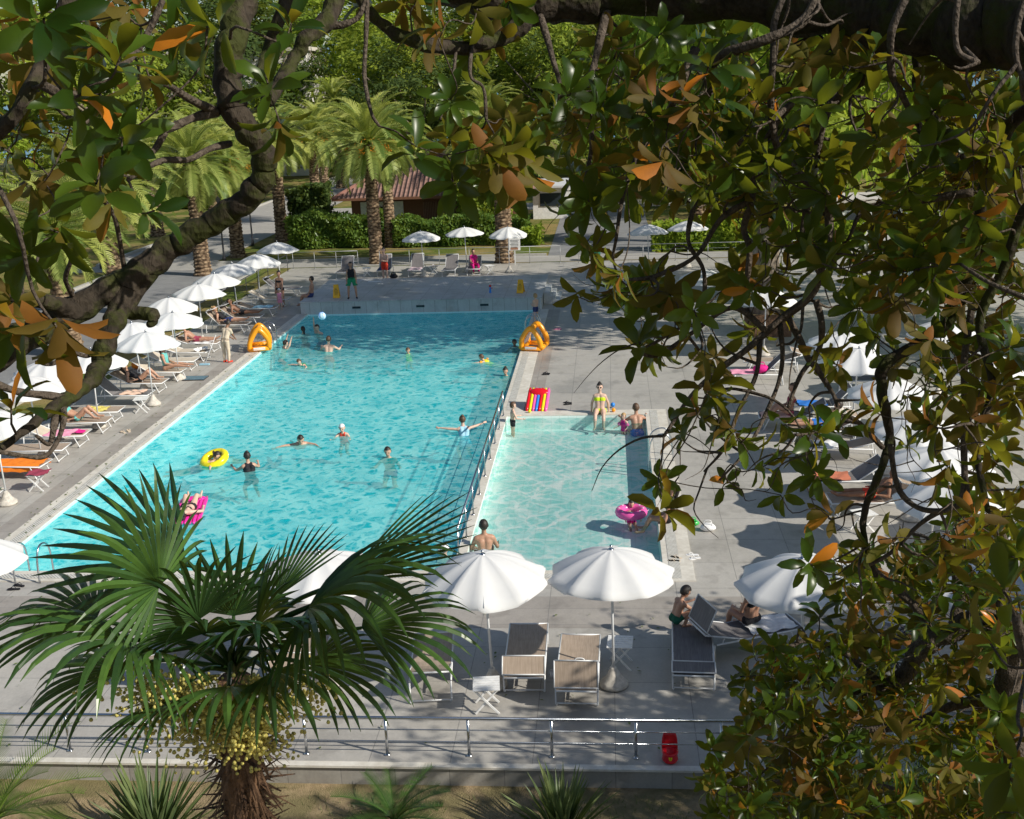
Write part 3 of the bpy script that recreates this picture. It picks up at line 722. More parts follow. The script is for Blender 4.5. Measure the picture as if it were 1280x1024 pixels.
DC = [date_crown(1).mesh('date_crown', M['palmleaf']), date_crown(5, 3.3, 58).mesh('date_crown', M['palmleaf']), date_crown(9, 3.7, 72).mesh('date_crown', M['palmleaf'])]
def tuft(seed, rad, n, size, zs=1.0):
    r = random.Random(seed); g = MB()
    for i in range(n):
        p = rvec(r); p = V((p.x * rad, p.y * rad, p.z * rad * zs)) * r.uniform(.5, 1); g.tint = r.uniform(.1, .8); a = rvec(r); b = a.cross(rvec(r)).normalized()
        s = size * r.uniform(.6, 1.3); g.quad(p - a * s, p + b * s * .45, p + a * s, p - b * s * .45)
    return g
TUFT = tuft(3, .55, 420, .16, 1.5).mesh('fern_tuft', M['bright'])
fr = MB(); _r = random.Random(4)
for k in range(7):
    a = k * .9 + .3; u = V((math.cos(a), math.sin(a), 0)); c = u * .98 + V((0, 0, -.45)); fr.tube([(0, 0, .2), u * .6 + V((0, 0, .15)), c], .02, 4)
    for j in range(46):
        p = c + rvec(_r) * _r.uniform(.05, .34); fr.ball(p, .045, 4, 3)
FRUIT = fr.mesh('date_fruit', M['fruitorange'])
def trunk_palm(h, r0, seed=0):
    g = MB(); r = random.Random(seed); n = int(h / .1); A = 16; rows = []
    for i in range(n + 1):
        z = h * i / n; rr = r0 * (1 + .25 * math.exp(-z * 2.5)) * (1 - .08 * z / h) * (1.07 if i % 2 else .94)
        if i > n - 6: rr *= 1.25
        rows.append([g.vert((rr * (1 + r.uniform(-.05, .05)) * math.cos(6.2832 * (k + .5 * (i % 2)) / A), rr * (1 + r.uniform(-.05, .05)) * math.sin(6.2832 * (k + .5 * (i % 2)) / A), z)) for k in range(A)])
    for a, b in zip(rows, rows[1:]):
        for k in range(A): g.face(a[k], a[(k + 1) % A], b[(k + 1) % A], b[k])
    g.face(*rows[-1]); return g
def date_palm(x, y, h, r0, label, ci=0, fruit=True, fern=True, rz=0, sc_=1.0, lean=0, group='date palms around the pool garden'):
    t = thing('date_palm', (x, y, -.06), label, 'palm tree', group, rz); t.rotation_euler = (0, R(lean), rz)
    trunk_palm(h, r0, int(x * 7)).build('trunk', M['ptrunk'], t)
    c = bpy.data.objects.new('crown', DC[ci % 3]); COL.objects.link(c); c.parent = t; c.location = (0, 0, h); c.scale = (sc_,) * 3
    if fruit: c = bpy.data.objects.new('fruit_cluster', FRUIT); COL.objects.link(c); c.parent = t; c.location = (0, 0, h + .1)
    if fern: c = bpy.data.objects.new('fern_tuft', TUFT); COL.objects.link(c); c.parent = t; c.location = (0, 0, h - .35)
    return t
date_palm(-12.9, 62.9, 6.5, .36, 'tallest sunlit date palm with orange fruit, in front of the tiled hut', 0, rz=.4, sc_=1.08)
date_palm(-13.3, 69.5, 6.2, .34, 'date palm just behind and right of the tallest fruiting one', 1, rz=2)
date_palm(-21.3, 83.5, 6.2, .36, 'date palm with leaf tuft rising left of the hedge end', 2, rz=1)
date_palm(-24.6, 100, 5.9, .40, 'distant date palm between the two palms left of the hut', 0, rz=3)
date_palm(-21.2, 73.5, 6.3, .40, 'date palm at the left end of the clipped hedge', 1, rz=5, fruit=False)
date_palm(-22.05, 66.8, 5.5, .40, 'date palm beside the dark lamp post on the path', 2, rz=4)
date_palm(-21.9, 60.2, 5.9, .42, 'palm trunk crossing behind the bluish parasols', 0, rz=2.4, fruit=False)
date_palm(-31.3, 78.0, 6.1, .42, 'date palm on the yellow lawn beyond the asphalt path', 1, rz=.7, fruit=False)
date_palm(-22.4, 50.2, 5.5, .44, 'date palm behind the leaning magnolia trunk, left of the parasols', 2, rz=1.7)
date_palm(-20.6, 41.4, 4.7, .44, 'short sunlit palm trunk seen under the magnolia branch at far left', 0, rz=.2, sc_=.9, fruit=False)
date_palm(-5.65, 61.9, 6.1, .46, 'thick palm with poster, behind the right far parasol', 1, rz=3.3, sc_=1.05)
date_palm(-7.9, 76, 5.9, .36, 'date palm in front of the hut roof end', 2, rz=2.2)
date_palm(5.2, 68, 6.1, .42, 'date palm seen through the magnolia beside the road', 0, rz=1.4)
date_palm(-26, 112, 8.3, .42, 'far date palm rising highest behind the tall fruiting one', 1, rz=.9, fruit=False)
date_palm(-36, 62, 4.7, .42, 'date palm on the lawn at the far left edge', 0, rz=2.9, fruit=False)
date_palm(-40, 88, 6.5, .40, 'date palm far left behind the lawn', 2, rz=1.1, fruit=False)
date_palm(-10, 98, 7.1, .40, 'date palm behind the hut roof', 0, rz=4.4, fruit=False)
date_palm(-33, 95, 6.9, .40, 'date palm left of the far pavement', 1, rz=5.4, fruit=False)

def crown_mesh(name, m, seed, rx, rz, nclump, nleaf, size, hollow=.35, hang=0):
    r = random.Random(seed); g = MB()
    for c in range(nclump):
        d = rvec(r); q = hollow + (1 - hollow) * r.random() ** .6; k = 1 + .22 * math.sin(d.x * 4 + seed) + .18 * math.sin(d.z * 5 + d.y * 3)
        cc = V((d.x * rx * q * k, d.y * rx * q * k, d.z * rz * q * k)); cr = rx * r.uniform(.10, .22); tb = r.uniform(.05, .75)
        for i in range(nleaf):
            o = rvec(r) * cr * r.random() ** .5; o.z *= .6 + hang; p = cc + o; g.tint = max(0, min(.84, tb + r.uniform(-.2, .2) + .15 * (o.z / cr)))
            nrm = (rvec(r) * .8 + V((0, 0, .8)) + d * .5).normalized(); a = nrm.cross(rvec(r)).normalized()
            if hang: a = (a * .4 + V((0, 0, -1))).normalized()
            b = nrm.cross(a).normalized(); s = size * r.uniform(.6, 1.3)
            i0 = [g.vert(p - a * s), g.vert(p + b * s * .42), g.vert(p + a * s), g.vert(p - b * s * .42)]; g.face(*i0)
    return g.mesh(name, m)
BC = {'broad': [crown_mesh('crown', M['broad'], 11, 5, 4, 210, 60, .17), crown_mesh('crown', M['broad'], 12, 5, 4, 190, 60, .18)], 'bright': [crown_mesh('crown', M['bright'], 13, 5, 4.4, 200, 60, .17, .3), crown_mesh('crown', M['bright'], 17, 5, 4.4, 200, 60, .17, .3, .5)],
      'dark': [crown_mesh('crown', M['conifer'], 14, 5, 5, 220, 60, .16)]}
def limbs(h, r0, seed, spread, top):
    r = random.Random(seed); g = MB()
    tr = bez([(0, 0, 0), (r.uniform(-.1, .1) * 2, r.uniform(-.1, .1) * 2, h * .5), (r.uniform(-.4, .4), r.uniform(-.4, .4), h)], 5)
    g.tube(tr, [r0 * (1.25 if i == 0 else 1 - .35 * i / len(tr)) for i in range(len(tr))], 12)
    for k in range(9):
        a = k * 2.4 + r.uniform(-.3, .3); z0 = h * r.uniform(.7, 1); u = V((math.cos(a), math.sin(a), 0))
        p = bez([V((tr[-3].x, tr[-3].y, z0)), V((0, 0, z0)) + u * spread * .35 + V((0, 0, top * .35)), V((0, 0, z0)) + u * spread * .75 + V((0, 0, top * r.uniform(.5, .9)))], 5)
        g.tube(p, [r0 * .45 * (1 - .85 * i / len(p)) for i in range(len(p))], 6)
    return g
def tree(x, y, h, r0, kind, s, label, name='broadleaf_tree', ci=0, zc=None, group='trees around and behind the pool', sz=None, m='bark'):
    t = thing(name, (x, y, -.06), label, 'tree', group, rnd(0, 6.28))
    limbs(h, r0, int(abs(x * 13 + y)), 5 * s, 4 * s).build('trunk', M[m], t, True)
    l = BC[kind]; c = bpy.data.objects.new('crown', l[ci % len(l)]); COL.objects.link(c); c.parent = t; c.location = (0, 0, (zc if zc is not None else h + 3 * s)); c.scale = (s, s, sz or s); c.rotation_euler = (0, 0, rnd(0, 6))
    return t
tree(5.9, 43.4, 6.8, .62, 'bright', 1.35, 'big tree with a pale trunk rising from the square wooden planter', ci=1, zc=11.0)
big = [o for o in bpy.data.objects if o.get('label', '').startswith('big tree')][0]
c = bpy.data.objects.new('crown', BC['broad'][0]); COL.objects.link(c); c.parent = big; c.location = (0, .5, 11.6); c.scale = (1.3, 1.3, 1.25)
tree(9.9, 12.3, 2.4, .3, 'dark', .80, 'low tree right of the near deck, between the other two', zc=4.2, sz=.64)
tree(11.4, 14.4, 2.4, .3, 'dark', .74, 'low tree nearest the right end of the near deck', zc=4.1, sz=.64)
tree(9.2, 9.9, 2.0, .3, 'dark', .72, 'low tree right of the near deck, nearest the viewer', zc=4.4, sz=.64)
tree(21.0, 37, 5, .4, 'broad', 1.15, 'tree at the right of the deck near the pavement', zc=7.8)
tree(14.5, 49, 5.5, .4, 'bright', 1.2, 'bright tree behind the right deck', zc=8.6)
bk = [(-50, 118, 1.9, 'broad', 'wide green tree far left above the palms'), (-40, 128, 2.3, 'dark', 'dark tree at left behind the pale building'), (-30, 138, 2.2, 'bright', 'bright green tree above the far pavement at left'), (-21, 126, 1.9, 'broad', 'green tree behind the highest far palm'),
      (-12, 134, 2.0, 'dark', 'dark tree behind the hut'), (-4, 124, 1.8, 'broad', 'olive green tree right of the hut'), (4, 118, 1.8, 'dark', 'dark tree at the end of the side road'), (11, 108, 1.6, 'bright', 'bright tree right of the side road'), (17, 98, 1.7, 'bright', 'light green tree behind the big pale trunk'),
      (24, 116, 1.6, 'broad', 'green tree beside the gap to the sea'), (47, 124, 1.9, 'dark', 'dark tree right of the gap to the sea'), (-64, 124, 2.4, 'broad', 'tall tree in the top left corner'), (-55, 90, 1.5, 'bright', 'sunlit tree at left behind the lawn palms'), (-48, 72, 1.2, 'broad', 'bushy tree left of the lawn'),
      (-18, 150, 2.6, 'broad', 'tall background tree left of centre'), (-2, 152, 2.6, 'bright', 'tall background tree at centre'), (14, 150, 2.3, 'broad', 'tall background tree right of centre'), (-36, 158, 2.8, 'broad', 'tallest background tree at left'), (-56, 152, 2.8, 'dark', 'tall dark background tree at left'),
      (10, 82, 1.2, 'bright', 'round bright tree beyond the railing at right'), (1.5, 92, 1.1, 'broad', 'small tree beside the white kiosk'), (33, 84, 1.3, 'broad', 'green tree behind the right pavement'), (-17, 108, 1.5, 'dark', 'dark tree close behind the hut roof')]
for i, (x, y, s, k, l) in enumerate(bk): tree(x, y, 3.2 * s, .28 * s, k, s, l, ci=i, zc=5.2 * s)

def hedge(x0, x1, y0, y1, h, n, label, m='hedge', size=.12, name='hedge', cat='hedge', group=None):
    r = random.Random(int(n + x0 * 3)); g = MB(); g.tint = .05
    g.bbox(x0 + .18, x1 - .18, y0 + .18, y1 - .18, 0, h - .2)
    for i in range(n):
        f = r.random(); x = r.uniform(x0, x1); y = r.uniform(y0, y1); z = h * r.uniform(.0, 1)
        if f < .5: y = y0 + r.uniform(-.12, .22)
        elif f < .85: z = h + r.uniform(-.25, .1)
        else: x = r.choice((x0, x1)) + r.uniform(-.15, .15)
        z += .16 * math.sin(x * 1.3) * z / h + .1 * math.sin(x * 3.1 + y) * z / h; y += .15 * math.sin(x * 2.2 + z * 2)
        g.tint = max(0, min(.84, .42 + .3 * math.sin(x * 2.6 + z * 3.0) * math.sin(x * .9 + 1) + r.uniform(-.25, .25)))
        p = V((x, y, z)); a = rvec(r); b = a.cross(rvec(r)).normalized(); s = size * r.uniform(.6, 1.3); g.quad(p - a * s, p + b * s * .5, p + a * s, p - b * s * .5)
    o = g.build(name, M[m], None, label=label, cat=cat, group=group); return o
hedge(-19.6, -14.0, 69.3, 71.4, 1.9, 6500, 'clipped green hedge left of the tallest palm')
hedge(-12.9, -4.9, 68.9, 70.8, 1.6, 7500, 'clipped green hedge in front of the brown hut')
hedge(-9.3, -6.2, 71.5, 73.6, 3.9, 3200, 'loose tall shrub hiding part of the hut wall', 'broad', .17, 'shrub', 'shrub')
hedge(-20.8, -18.2, 74, 76, 3.3, 2400, 'dark bush at the left end of the hut', 'conifer', .16, 'shrub', 'shrub')
hedge(-5.2, -4.0, 68.3, 69.4, 1.0, 600, 'small round shrub right of the poster palm', 'bright', .12, 'shrub', 'shrub')
hedge(2.6, 14, 64.6, 66.0, 1.6, 5200, 'leafy shrubs along the right pavement behind the far parasols', 'bright', .16, 'shrub', 'shrub')
hedge(-46, -33, 96, 99, 2.4, 2600, 'shrub row far left on the lawn', 'broad', .25, 'shrub', 'shrub')
hedge(16, 34, 62.5, 64, 1.4, 3600, 'low shrubs at the right end of the deck', 'broad', .18, 'shrub', 'shrub')

# ================================================================== MAGNOLIA (large leaves close to the viewer)
LEAF = [(-0.0, .06), (.28, .78), (.6, 1.0), (.86, .62), (1.0, .0)]
def mleaf(g, base, d, nrm, L, W, curl, r):
    d = d.normalized(); nrm = (nrm - d * nrm.dot(d)).normalized(); s = d.cross(nrm); rows = []; p = V(base); dd = d; n = len(LEAF) - 1
    mids = []
    for i in range(1, n + 1):
        st = (LEAF[i][0] - LEAF[i - 1][0]) * L
        p = p + dd * st; ax = curl * st / L * 1.6; dd = (dd - nrm * ax).normalized(); nn = (nrm - dd * nrm.dot(dd)).normalized()
        mids.append((V(p), nn))
    b = g.vert(base); prev = None
    for i, (p, nn) in enumerate(mids):
        w = W * LEAF[i + 1][1]
        if w > 0:
            row = (g.vert(p - s * w + nn * w * .36), g.vert(p), g.vert(p + s * w + nn * w * .36))
            if prev is None: g.face(b, row[1], row[0]); g.face(b, row[2], row[1])
            else: g.face(prev[0], prev[1], row[1], row[0]); g.face(prev[1], prev[2], row[2], row[1])
            prev = row
        else:
            t = g.vert(p); g.face(prev[0], prev[1], t); g.face(prev[1], prev[2], t)
def rosette(g, p, d, L, r, n=None):
    n = n or r.randint(7, 12); d = d.normalized(); o = d.orthogonal().normalized(); q = d.cross(o); ph = r.uniform(0, 6.28)
    base = r.choice((r.uniform(0, .35), r.uniform(.1, .84)))
    for k in range(n):
        a = ph + k * 2.39996; u = o * math.cos(a) + q * math.sin(a); f = k / n; tilt = R(28 + 62 * f + r.uniform(-12, 12))
        ld = d * math.cos(tilt) + u * math.sin(tilt) - V((0, 0, .18 * f)); nr = d * math.sin(tilt) - u * math.cos(tilt)
        ll = L * r.uniform(.72, 1.12)
        g.tint = max(0, min(.84, base + r.uniform(-.25, .25)))
        if r.random() < .02: g.tint = 1
        mleaf(g, p - d * .05 * f + u * .006, ld, nr + V(rvec(r)) * .25, ll, ll * r.uniform(.15, .20), r.uniform(.1, 1.15), r)

class Tree:
    def __init__(s): s.nodes = []
    def limb(s, pts, n=6, seedr=0):
        "pts: (px, py, dist, radius px) -> a smooth limb"
        P3 = [far(a, b, c) for a, b, c, d in pts]; rad = [d * c / FPX for a, b, c, d in pts]
        q = bez(P3, n); m = len(q); rr = []
        for i in range(m):
            f = i / (m - 1) * (len(rad) - 1); a = min(int(f), len(rad) - 2); rr.append(rad[a] + (rad[a + 1] - rad[a]) * (f - a))
        r = random.Random(int(pts[0][0] * 3 + pts[0][1]))
        big = max(rad) > .03
        if big: q = bez(q[::2] + [q[-1]], 4); rr = [rr[min(m - 1, int(i * (m - 1) / (len(q) - 1)))] for i in range(len(q))]
        ph = r.uniform(0, 6); q = [p + V((math.sin(i * .7 + ph), math.sin(i * .9 + 1 + ph), math.sin(i * .55 + 2 + ph))) * x * .09 for i, (p, x) in enumerate(zip(q, rr))]; rr2 = [x * (1 + .06 * math.sin(i * 1.1 + ph) + .05 * math.sin(i * .47)) for i, x in enumerate(rr)]
        for p, x in zip(q, rr): s.nodes.append((p, x))
        g = MB(); g.tube(q, rr2, 14 if big else 7); return g
def grow(tr, spots, leaf, twigs, L, rng, maxlen=1.2, up=.2, n=None):
    for p, d in spots:
        best = None; bd = 1e9
        for q, x in tr.nodes:
            dd = (q - p).length_squared
            if dd < bd: bd = dd; best = (q, x)
        q, x = best; ln = math.sqrt(bd)
        if ln > maxlen: p = q + (p - q) * (maxlen / ln) * rng.uniform(.8, 1.0); ln = maxlen
        dirn = ((p - q).normalized() * .8 + d).normalized() if ln > .02 else d
        m1 = q.lerp(p, .35) + rvec(rng) * ln * .16; m2 = q.lerp(p, .7) + rvec(rng) * ln * .13 - V((0, 0, ln * .05))
        pts = bez([q, m1, m2, p], 3); r0 = min(x * .6, .004 + ln * .008)
        rr = [r0 + (.0032 - r0) * i / (len(pts) - 1) for i in range(len(pts))]
        twigs.tube(pts, rr, 5, False)
        for a, b in zip(pts[2:], rr[2:]): tr.nodes.append((a, max(b, .004)))
        rosette(leaf, p, dirn, L * rng.uniform(.85, 1.12), rng, n)

def spots_from(grid, y0, x0, cell, dfun, mult, rng, keep=None):
    out = []
    for j, row in enumerate(grid):
        for i, ch in enumerate(row):
            k = (int(ch) if ch.isdigit() else 0) * mult; k = int(k) + (1 if rng.random() < k - int(k) else 0)
            for _ in range(k):
                px = x0 + (i + rng.random()) * cell; py = y0 + (j + rng.random()) * cell
                if keep and not keep(px, py): continue
                p = far(px, py, dfun(px, py, rng)); d = (rvec(rng) + V((0, 0, .15))); out.append((p, d.normalized()))
    out.sort(key=lambda s: rng.random()); return out

mg = thing('magnolia_tree', (2.0, -1.2, 2.2), 'old magnolia whose mossy limbs arch over the top of the view', 'tree')
T = Tree()
def add(parent, mb, name, m): mb.build(name, M[m], parent, True)
class Off:  # parts are built in world space; parent is an Empty away from the origin
    pass
def wbuild(mb, name, m, parent, smooth=True, label=None):
    mb.v = [(a - parent.location.x, b - parent.location.y, c - parent.location.z) for a, b, c in mb.v]
    return mb.build(name, m, parent, smooth, label=label)
main = T.limb([(1500, 55, 3.6, 90), (1300, 38, 4.4, 54), (1180, 28, 4.7, 48), (1070, 8, 5.0, 42), (950, -8, 5.2, 38), (800, -16, 5.4, 36), (690, -8, 5.4, 38), (640, -14, 5.3, 38), (560, -30, 5.2, 36), (430, -60, 4.9, 34), (330, -70, 4.6, 30)])
wbuild(main, 'limb', M['barkmoss'], mg)
lb = [[(330, -70, 4.6, 23.4), (305, -10, 4.4, 19.5), (292, 45, 4.3, 17.9), (284, 98, 4.3, 17.9), (296, 145, 4.3, 16.4), (322, 175, 4.35, 15.6), (331, 205, 4.4, 15.6), (318, 240, 4.45, 15.6), (282, 268, 4.5, 15.6), (240, 293, 4.5, 15.6), (205, 316, 4.5, 16.4), (165, 346, 4.45, 17.2), (120, 372, 4.4, 17.9), (62, 405, 4.3, 18.7), (0, 440, 4.1, 20.3), (-80, 490, 3.9, 20.3)],
      [(640, -5, 5.3, 26), (655, 25, 5.2, 18), (620, 50, 5.1, 12), (570, 60, 5.0, 13), (520, 52, 4.9, 12), (485, 36, 4.9, 10), (455, 5, 4.8, 9), (430, -50, 4.8, 9)],
      [(430, -50, 4.8, 18), (412, 20, 4.7, 16), (385, 45, 4.6, 13), (370, 70, 4.6, 11), (352, 100, 4.5, 9), (335, 125, 4.4, 9)],
      [(375, -40, 4.6, 12), (352, 15, 4.5, 9), (335, 60, 4.5, 7), (325, 95, 4.4, 7)],
      [(412, 32, 4.7, 8), (432, 30, 4.7, 6), (450, 18, 4.7, 5), (468, -30, 4.7, 5)],
      [(100, -30, 3.0, 12), (72, 30, 3.0, 10), (58, 70, 3.0, 9), (38, 110, 2.9, 9), (14, 150, 2.9, 10), (-30, 190, 2.9, 10)],
      [(204, 0, 3.2, 4), (185, 40, 3.2, 4), (165, 70, 3.2, 5), (140, 95, 3.1, 5), (118, 115, 3.1, 6), (80, 118, 3.0, 6), (40, 100, 3.0, 7)],
      [(268, 140, 4.3, 6), (235, 122, 4.1, 5), (205, 105, 3.9, 4), (175, 98, 3.8, 3)],
      [(272, 140, 4.3, 7), (240, 148, 4.2, 5), (205, 162, 4.1, 6), (170, 160, 3.9, 5), (130, 156, 3.8, 4), (85, 148, 3.6, 4)],
      [(288, 180, 4.4, 5), (262, 186, 4.3, 4), (235, 200, 4.2, 4), (205, 200, 4.1, 4), (180, 212, 4.0, 3), (160, 225, 3.9, 3)], [(205, 165, 4.1, 5), (195, 185, 4.1, 4), (178, 203, 4.0, 3)],
      [(165, 345, 4.45, 14), (150, 385, 4.4, 14), (135, 420, 4.3, 13), (125, 455, 4.3, 12), (112, 478, 4.2, 9), (85, 498, 4.1, 8), (60, 515, 4.0, 7), (35, 535, 3.9, 5), (0, 562, 3.8, 4)],
      [(205, 318, 4.5, 10), (160, 385, 4.45, 9), (190, 392, 4.4, 8), (188, 405, 4.4, 4)], [(125, 430, 4.3, 4), (110, 445, 4.3, 3), (90, 442, 4.2, 3), (65, 455, 4.2, 3), (45, 452, 4.1, 2)],
      [(75, 508, 4.1, 6), (68, 530, 4.0, 5), (62, 555, 4.0, 3), (45, 545, 3.9, 2)], [(78, 505, 4.1, 5), (80, 525, 4.0, 4), (70, 555, 4.0, 3), (50, 572, 3.9, 3), (0, 565, 3.7, 3)], [(85, 498, 4.1, 5), (40, 492, 4.0, 5), (10, 486, 3.9, 5), (-30, 470, 3.8, 5)],
      [(95, 390, 4.35, 12), (60, 378, 4.2, 9), (25, 372, 4.1, 8), (-30, 360, 4.0, 8)], [(155, 336, 4.45, 3), (148, 290, 4.3, 3), (138, 262, 4.2, 3), (120, 240, 4.1, 3)], [(95, 378, 4.4, 3), (82, 350, 4.2, 3), (88, 320, 4.1, 3), (60, 300, 4.0, 3), (45, 330, 3.9, 3)],
      [(460, -10, 4.7, 4), (457, 50, 4.7, 4), (456, 100, 4.7, 4), (464, 140, 4.6, 3), (474, 158, 4.6, 3)],
      [(590, 58, 5.0, 4), (588, 95, 4.9, 3), (604, 110, 4.9, 3), (608, 150, 4.9, 3)], [(570, 60, 5.0, 3), (566, 100, 4.9, 3), (555, 130, 4.8, 3), (550, 150, 4.8, 2)],
      [(650, -20, 5, 6), (1030, -15, 4.6, 8), (1020, 0, 4.6, 8), (1000, 30, 4.6, 9), (955, 50, 4.6, 9), (905, 68, 4.7, 9), (888, 90, 4.8, 9), (888, 115, 4.9, 8), (905, 150, 5.0, 8), (927, 180, 5.1, 7), (938, 210, 5.2, 7), (940, 250, 5.2, 6), (930, 285, 5.3, 6), (937, 315, 5.3, 6), (932, 365, 5.4, 4)][2:],
      [(985, -20, 4.8, 6), (968, 30, 4.8, 6), (966, 80, 4.8, 6), (964, 145, 4.9, 6), (975, 190, 5.0, 7), (1000, 220, 5.1, 8), (1032, 245, 5.1, 9), (1037, 275, 5.2, 8), (1030, 325, 5.2, 7), (1015, 368, 5.3, 7), (975, 400, 5.4, 7), (930, 440, 5.4, 6), (895, 465, 5.4, 5), (860, 500, 5.3, 4), (830, 545, 5.2, 3)],
      [(1135, -10, 4.4, 7), (1115, 40, 4.4, 7), (1114, 85, 4.5, 7), (1125, 115, 4.6, 6), (1148, 155, 4.7, 6), (1172, 182, 4.8, 5)],
      [(1360, 100, 4.6, 14), (1280, 140, 4.9, 11), (1245, 190, 5.1, 11), (1228, 250, 5.3, 11), (1217, 310, 5.4, 11), (1206, 355, 5.5, 11), (1190, 395, 5.5, 11), (1150, 428, 5.6, 10), (1105, 458, 5.6, 10), (1104, 500, 5.6, 9), (1112, 545, 5.7, 7), (1100, 590, 5.7, 7), (1082, 635, 5.8, 6), (1080, 670, 5.8, 5), (1095, 720, 5.8, 4)],
      [(1215, 380, 5.4, 6), (1206, 450, 5.4, 6), (1205, 540, 5.4, 6), (1202, 625, 5.4, 6), (1160, 638, 5.5, 5), (1125, 615, 5.6, 5), (1112, 555, 5.6, 5)], [(1190, 632, 5.5, 5), (1150, 655, 5.6, 4), (1115, 690, 5.7, 4), (1080, 710, 5.8, 3)],
      [(880, 60, 5.3, 9), (1030, 50, 5.2, 9), (1085, 90, 5.2, 9), (1050, 120, 5.3, 9), (1028, 150, 5.3, 9), (1020, 200, 5.4, 8), (1008, 260, 5.5, 6), (1000, 310, 5.5, 4)][1:],
      [(1150, 60, 5.2, 12), (1150, 115, 5.2, 10), (1175, 160, 5.2, 10), (1220, 185, 5.2, 8), (1300, 210, 5.1, 8)], [(1217, 240, 5.2, 8), (1160, 250, 5.3, 6), (1120, 255, 5.4, 5), (1080, 262, 5.4, 4), (1060, 300, 5.4, 3)],
      [(1330, 240, 4.6, 12), (1280, 265, 4.9, 10), (1258, 330, 5.0, 9), (1225, 400, 5.1, 8), (1240, 480, 5.1, 7), (1222, 560, 5.1, 6), (1235, 640, 5.1, 5)], [(1300, 380, 4.2, 4), (1240, 355, 4.3, 4), (1200, 330, 4.4, 3)],
      [(870, 60, 5.3, 9), (850, 110, 5.3, 7), (830, 150, 5.4, 6), (800, 190, 5.4, 5), (780, 240, 5.3, 4), (770, 300, 5.2, 3)], [(760, 10, 5.4, 9), (745, 70, 5.3, 6), (735, 120, 5.2, 5), (740, 180, 5.2, 4), (728, 240, 5.1, 3)],
      [(675, 20, 5.3, 7), (690, 70, 5.1, 5), (700, 110, 5.0, 4), (695, 150, 5.0, 3)], [(965, 150, 4.9, 6), (990, 130, 5.0, 5), (960, 170, 5.1, 5), (955, 200, 5.2, 4)],
      [(960, 415, 5.4, 6), (915, 385, 5.4, 5), (860, 420, 5.4, 4), (820, 445, 5.3, 4), (790, 435, 5.2, 3)], [(1020, 375, 5.3, 6), (1028, 410, 5.3, 6), (1022, 440, 5.4, 5), (1000, 470, 5.4, 4), (985, 510, 5.4, 3)],
      [(985, 395, 5.4, 6), (1000, 425, 5.4, 6), (1012, 450, 5.4, 6), (1022, 462, 5.4, 6), (1040, 490, 5.4, 4), (1048, 510, 5.4, 3)], [(950, 425, 5.4, 5), (945, 470, 5.4, 4), (925, 510, 5.4, 4), (905, 560, 5.3, 3), (880, 590, 5.3, 2)],
      [(975, 405, 5.4, 5), (978, 455, 5.4, 4), (965, 500, 5.4, 4), (935, 560, 5.3, 3), (900, 600, 5.2, 2)], [(1104, 560, 5.7, 5), (1060, 520, 5.6, 4), (1020, 540, 5.5, 3), (980, 545, 5.4, 3)],
      [(870, 250, 5.4, 5), (860, 300, 5.4, 4), (880, 340, 5.4, 4), (875, 400, 5.4, 4), (850, 410, 5.3, 3), (800, 440, 5.2, 3)], [(940, 250, 5.2, 6), (900, 275, 5.3, 5), (870, 320, 5.3, 4), (820, 345, 5.2, 4), (780, 350, 5.2, 3)],
      [(1200, -20, 4.0, 6), (1194, 40, 4.0, 5), (1200, 66, 4.0, 5), (1222, 78, 4.0, 5), (1205, 60, 4.1, 4)], [(1290, -20, 3.8, 6), (1272, 30, 3.8, 6), (1272, 80, 3.8, 5), (1290, 120, 3.8, 5)]]
def lift(l, f=1.0): return l
for l in lb:
    l = [(a, b, c, d if c < 4.55 and a < 700 else d * .72) for a, b, c, d in l]
    mx = max(a[3] for a in l)
    wbuild(T.limb(l), 'limb' if mx > 8.5 else 'branch', M['barkmoss'] if mx > 8.5 else M['twig'], mg)
UL = ["33333210111111110000000000000000",
      "33332110210001110032112122221111",
      "33332100210000000133333211111233",
      "33331000210000111233333211111333",
      "23332000100001221233332222122333",
      "12331100000000121133332222222333",
      "12121000000000000113333222233333",
      "12110000000000000011122222233333",
      "21000000000000000012311221122333",
      "21000000000000000023321221122333",
      "21000000000000000002310101022333",
      "10000000000000000000112010112333",
      "10000000000000000000012101011333",
      "00000000000000000000121111101333",
      "00000000000000000000111111010233",
      "00000000000000000000111010100123",
      "00000000000000000000000001010133",
      "00000000000000000000000001122233"]
r1 = random.Random(21)
def keepR(px, py): return not (772 < px < 892 and 255 < py < 345) and not (1030 < px < 1120 and 95 < py < 135)
leafL, leafR, tw = MB(), MB(), MB()
sp = spots_from([(l[:7] + '0' * 25) if i else (l[:11] + '0' * 21) for i, l in enumerate(UL)], 0, 0, 40, lambda x, y, r: r.uniform(2.6, 4.0), .32, r1)
sp += [(far(335, 105, 3.9), V((.1, 0, 1))), (far(350, 160, 3.9), V((.3, 0, -.6))), (far(120, 230, 2.9), V((.2, 0, 1))), (far(150, 70, 2.7), V((.1, 0, 1)))]
grow(T, sp, leafL, tw, .145, r1, .9)
sp = spots_from(['0' * 11 + l[11:] for l in UL[:9]], 0, 0, 40, lambda x, y, r: r.uniform(4.4, 6.8) if x > 640 else r.uniform(4.2, 5.2), 1.08, r1, keepR) + spots_from(['0' * 11 + l[11:] for l in UL[9:]], 360, 0, 40, lambda x, y, r: r.uniform(4.6, 6.4), .66, r1, keepR)
grow(T, sp, leafR, tw, .155, r1, 1.1)
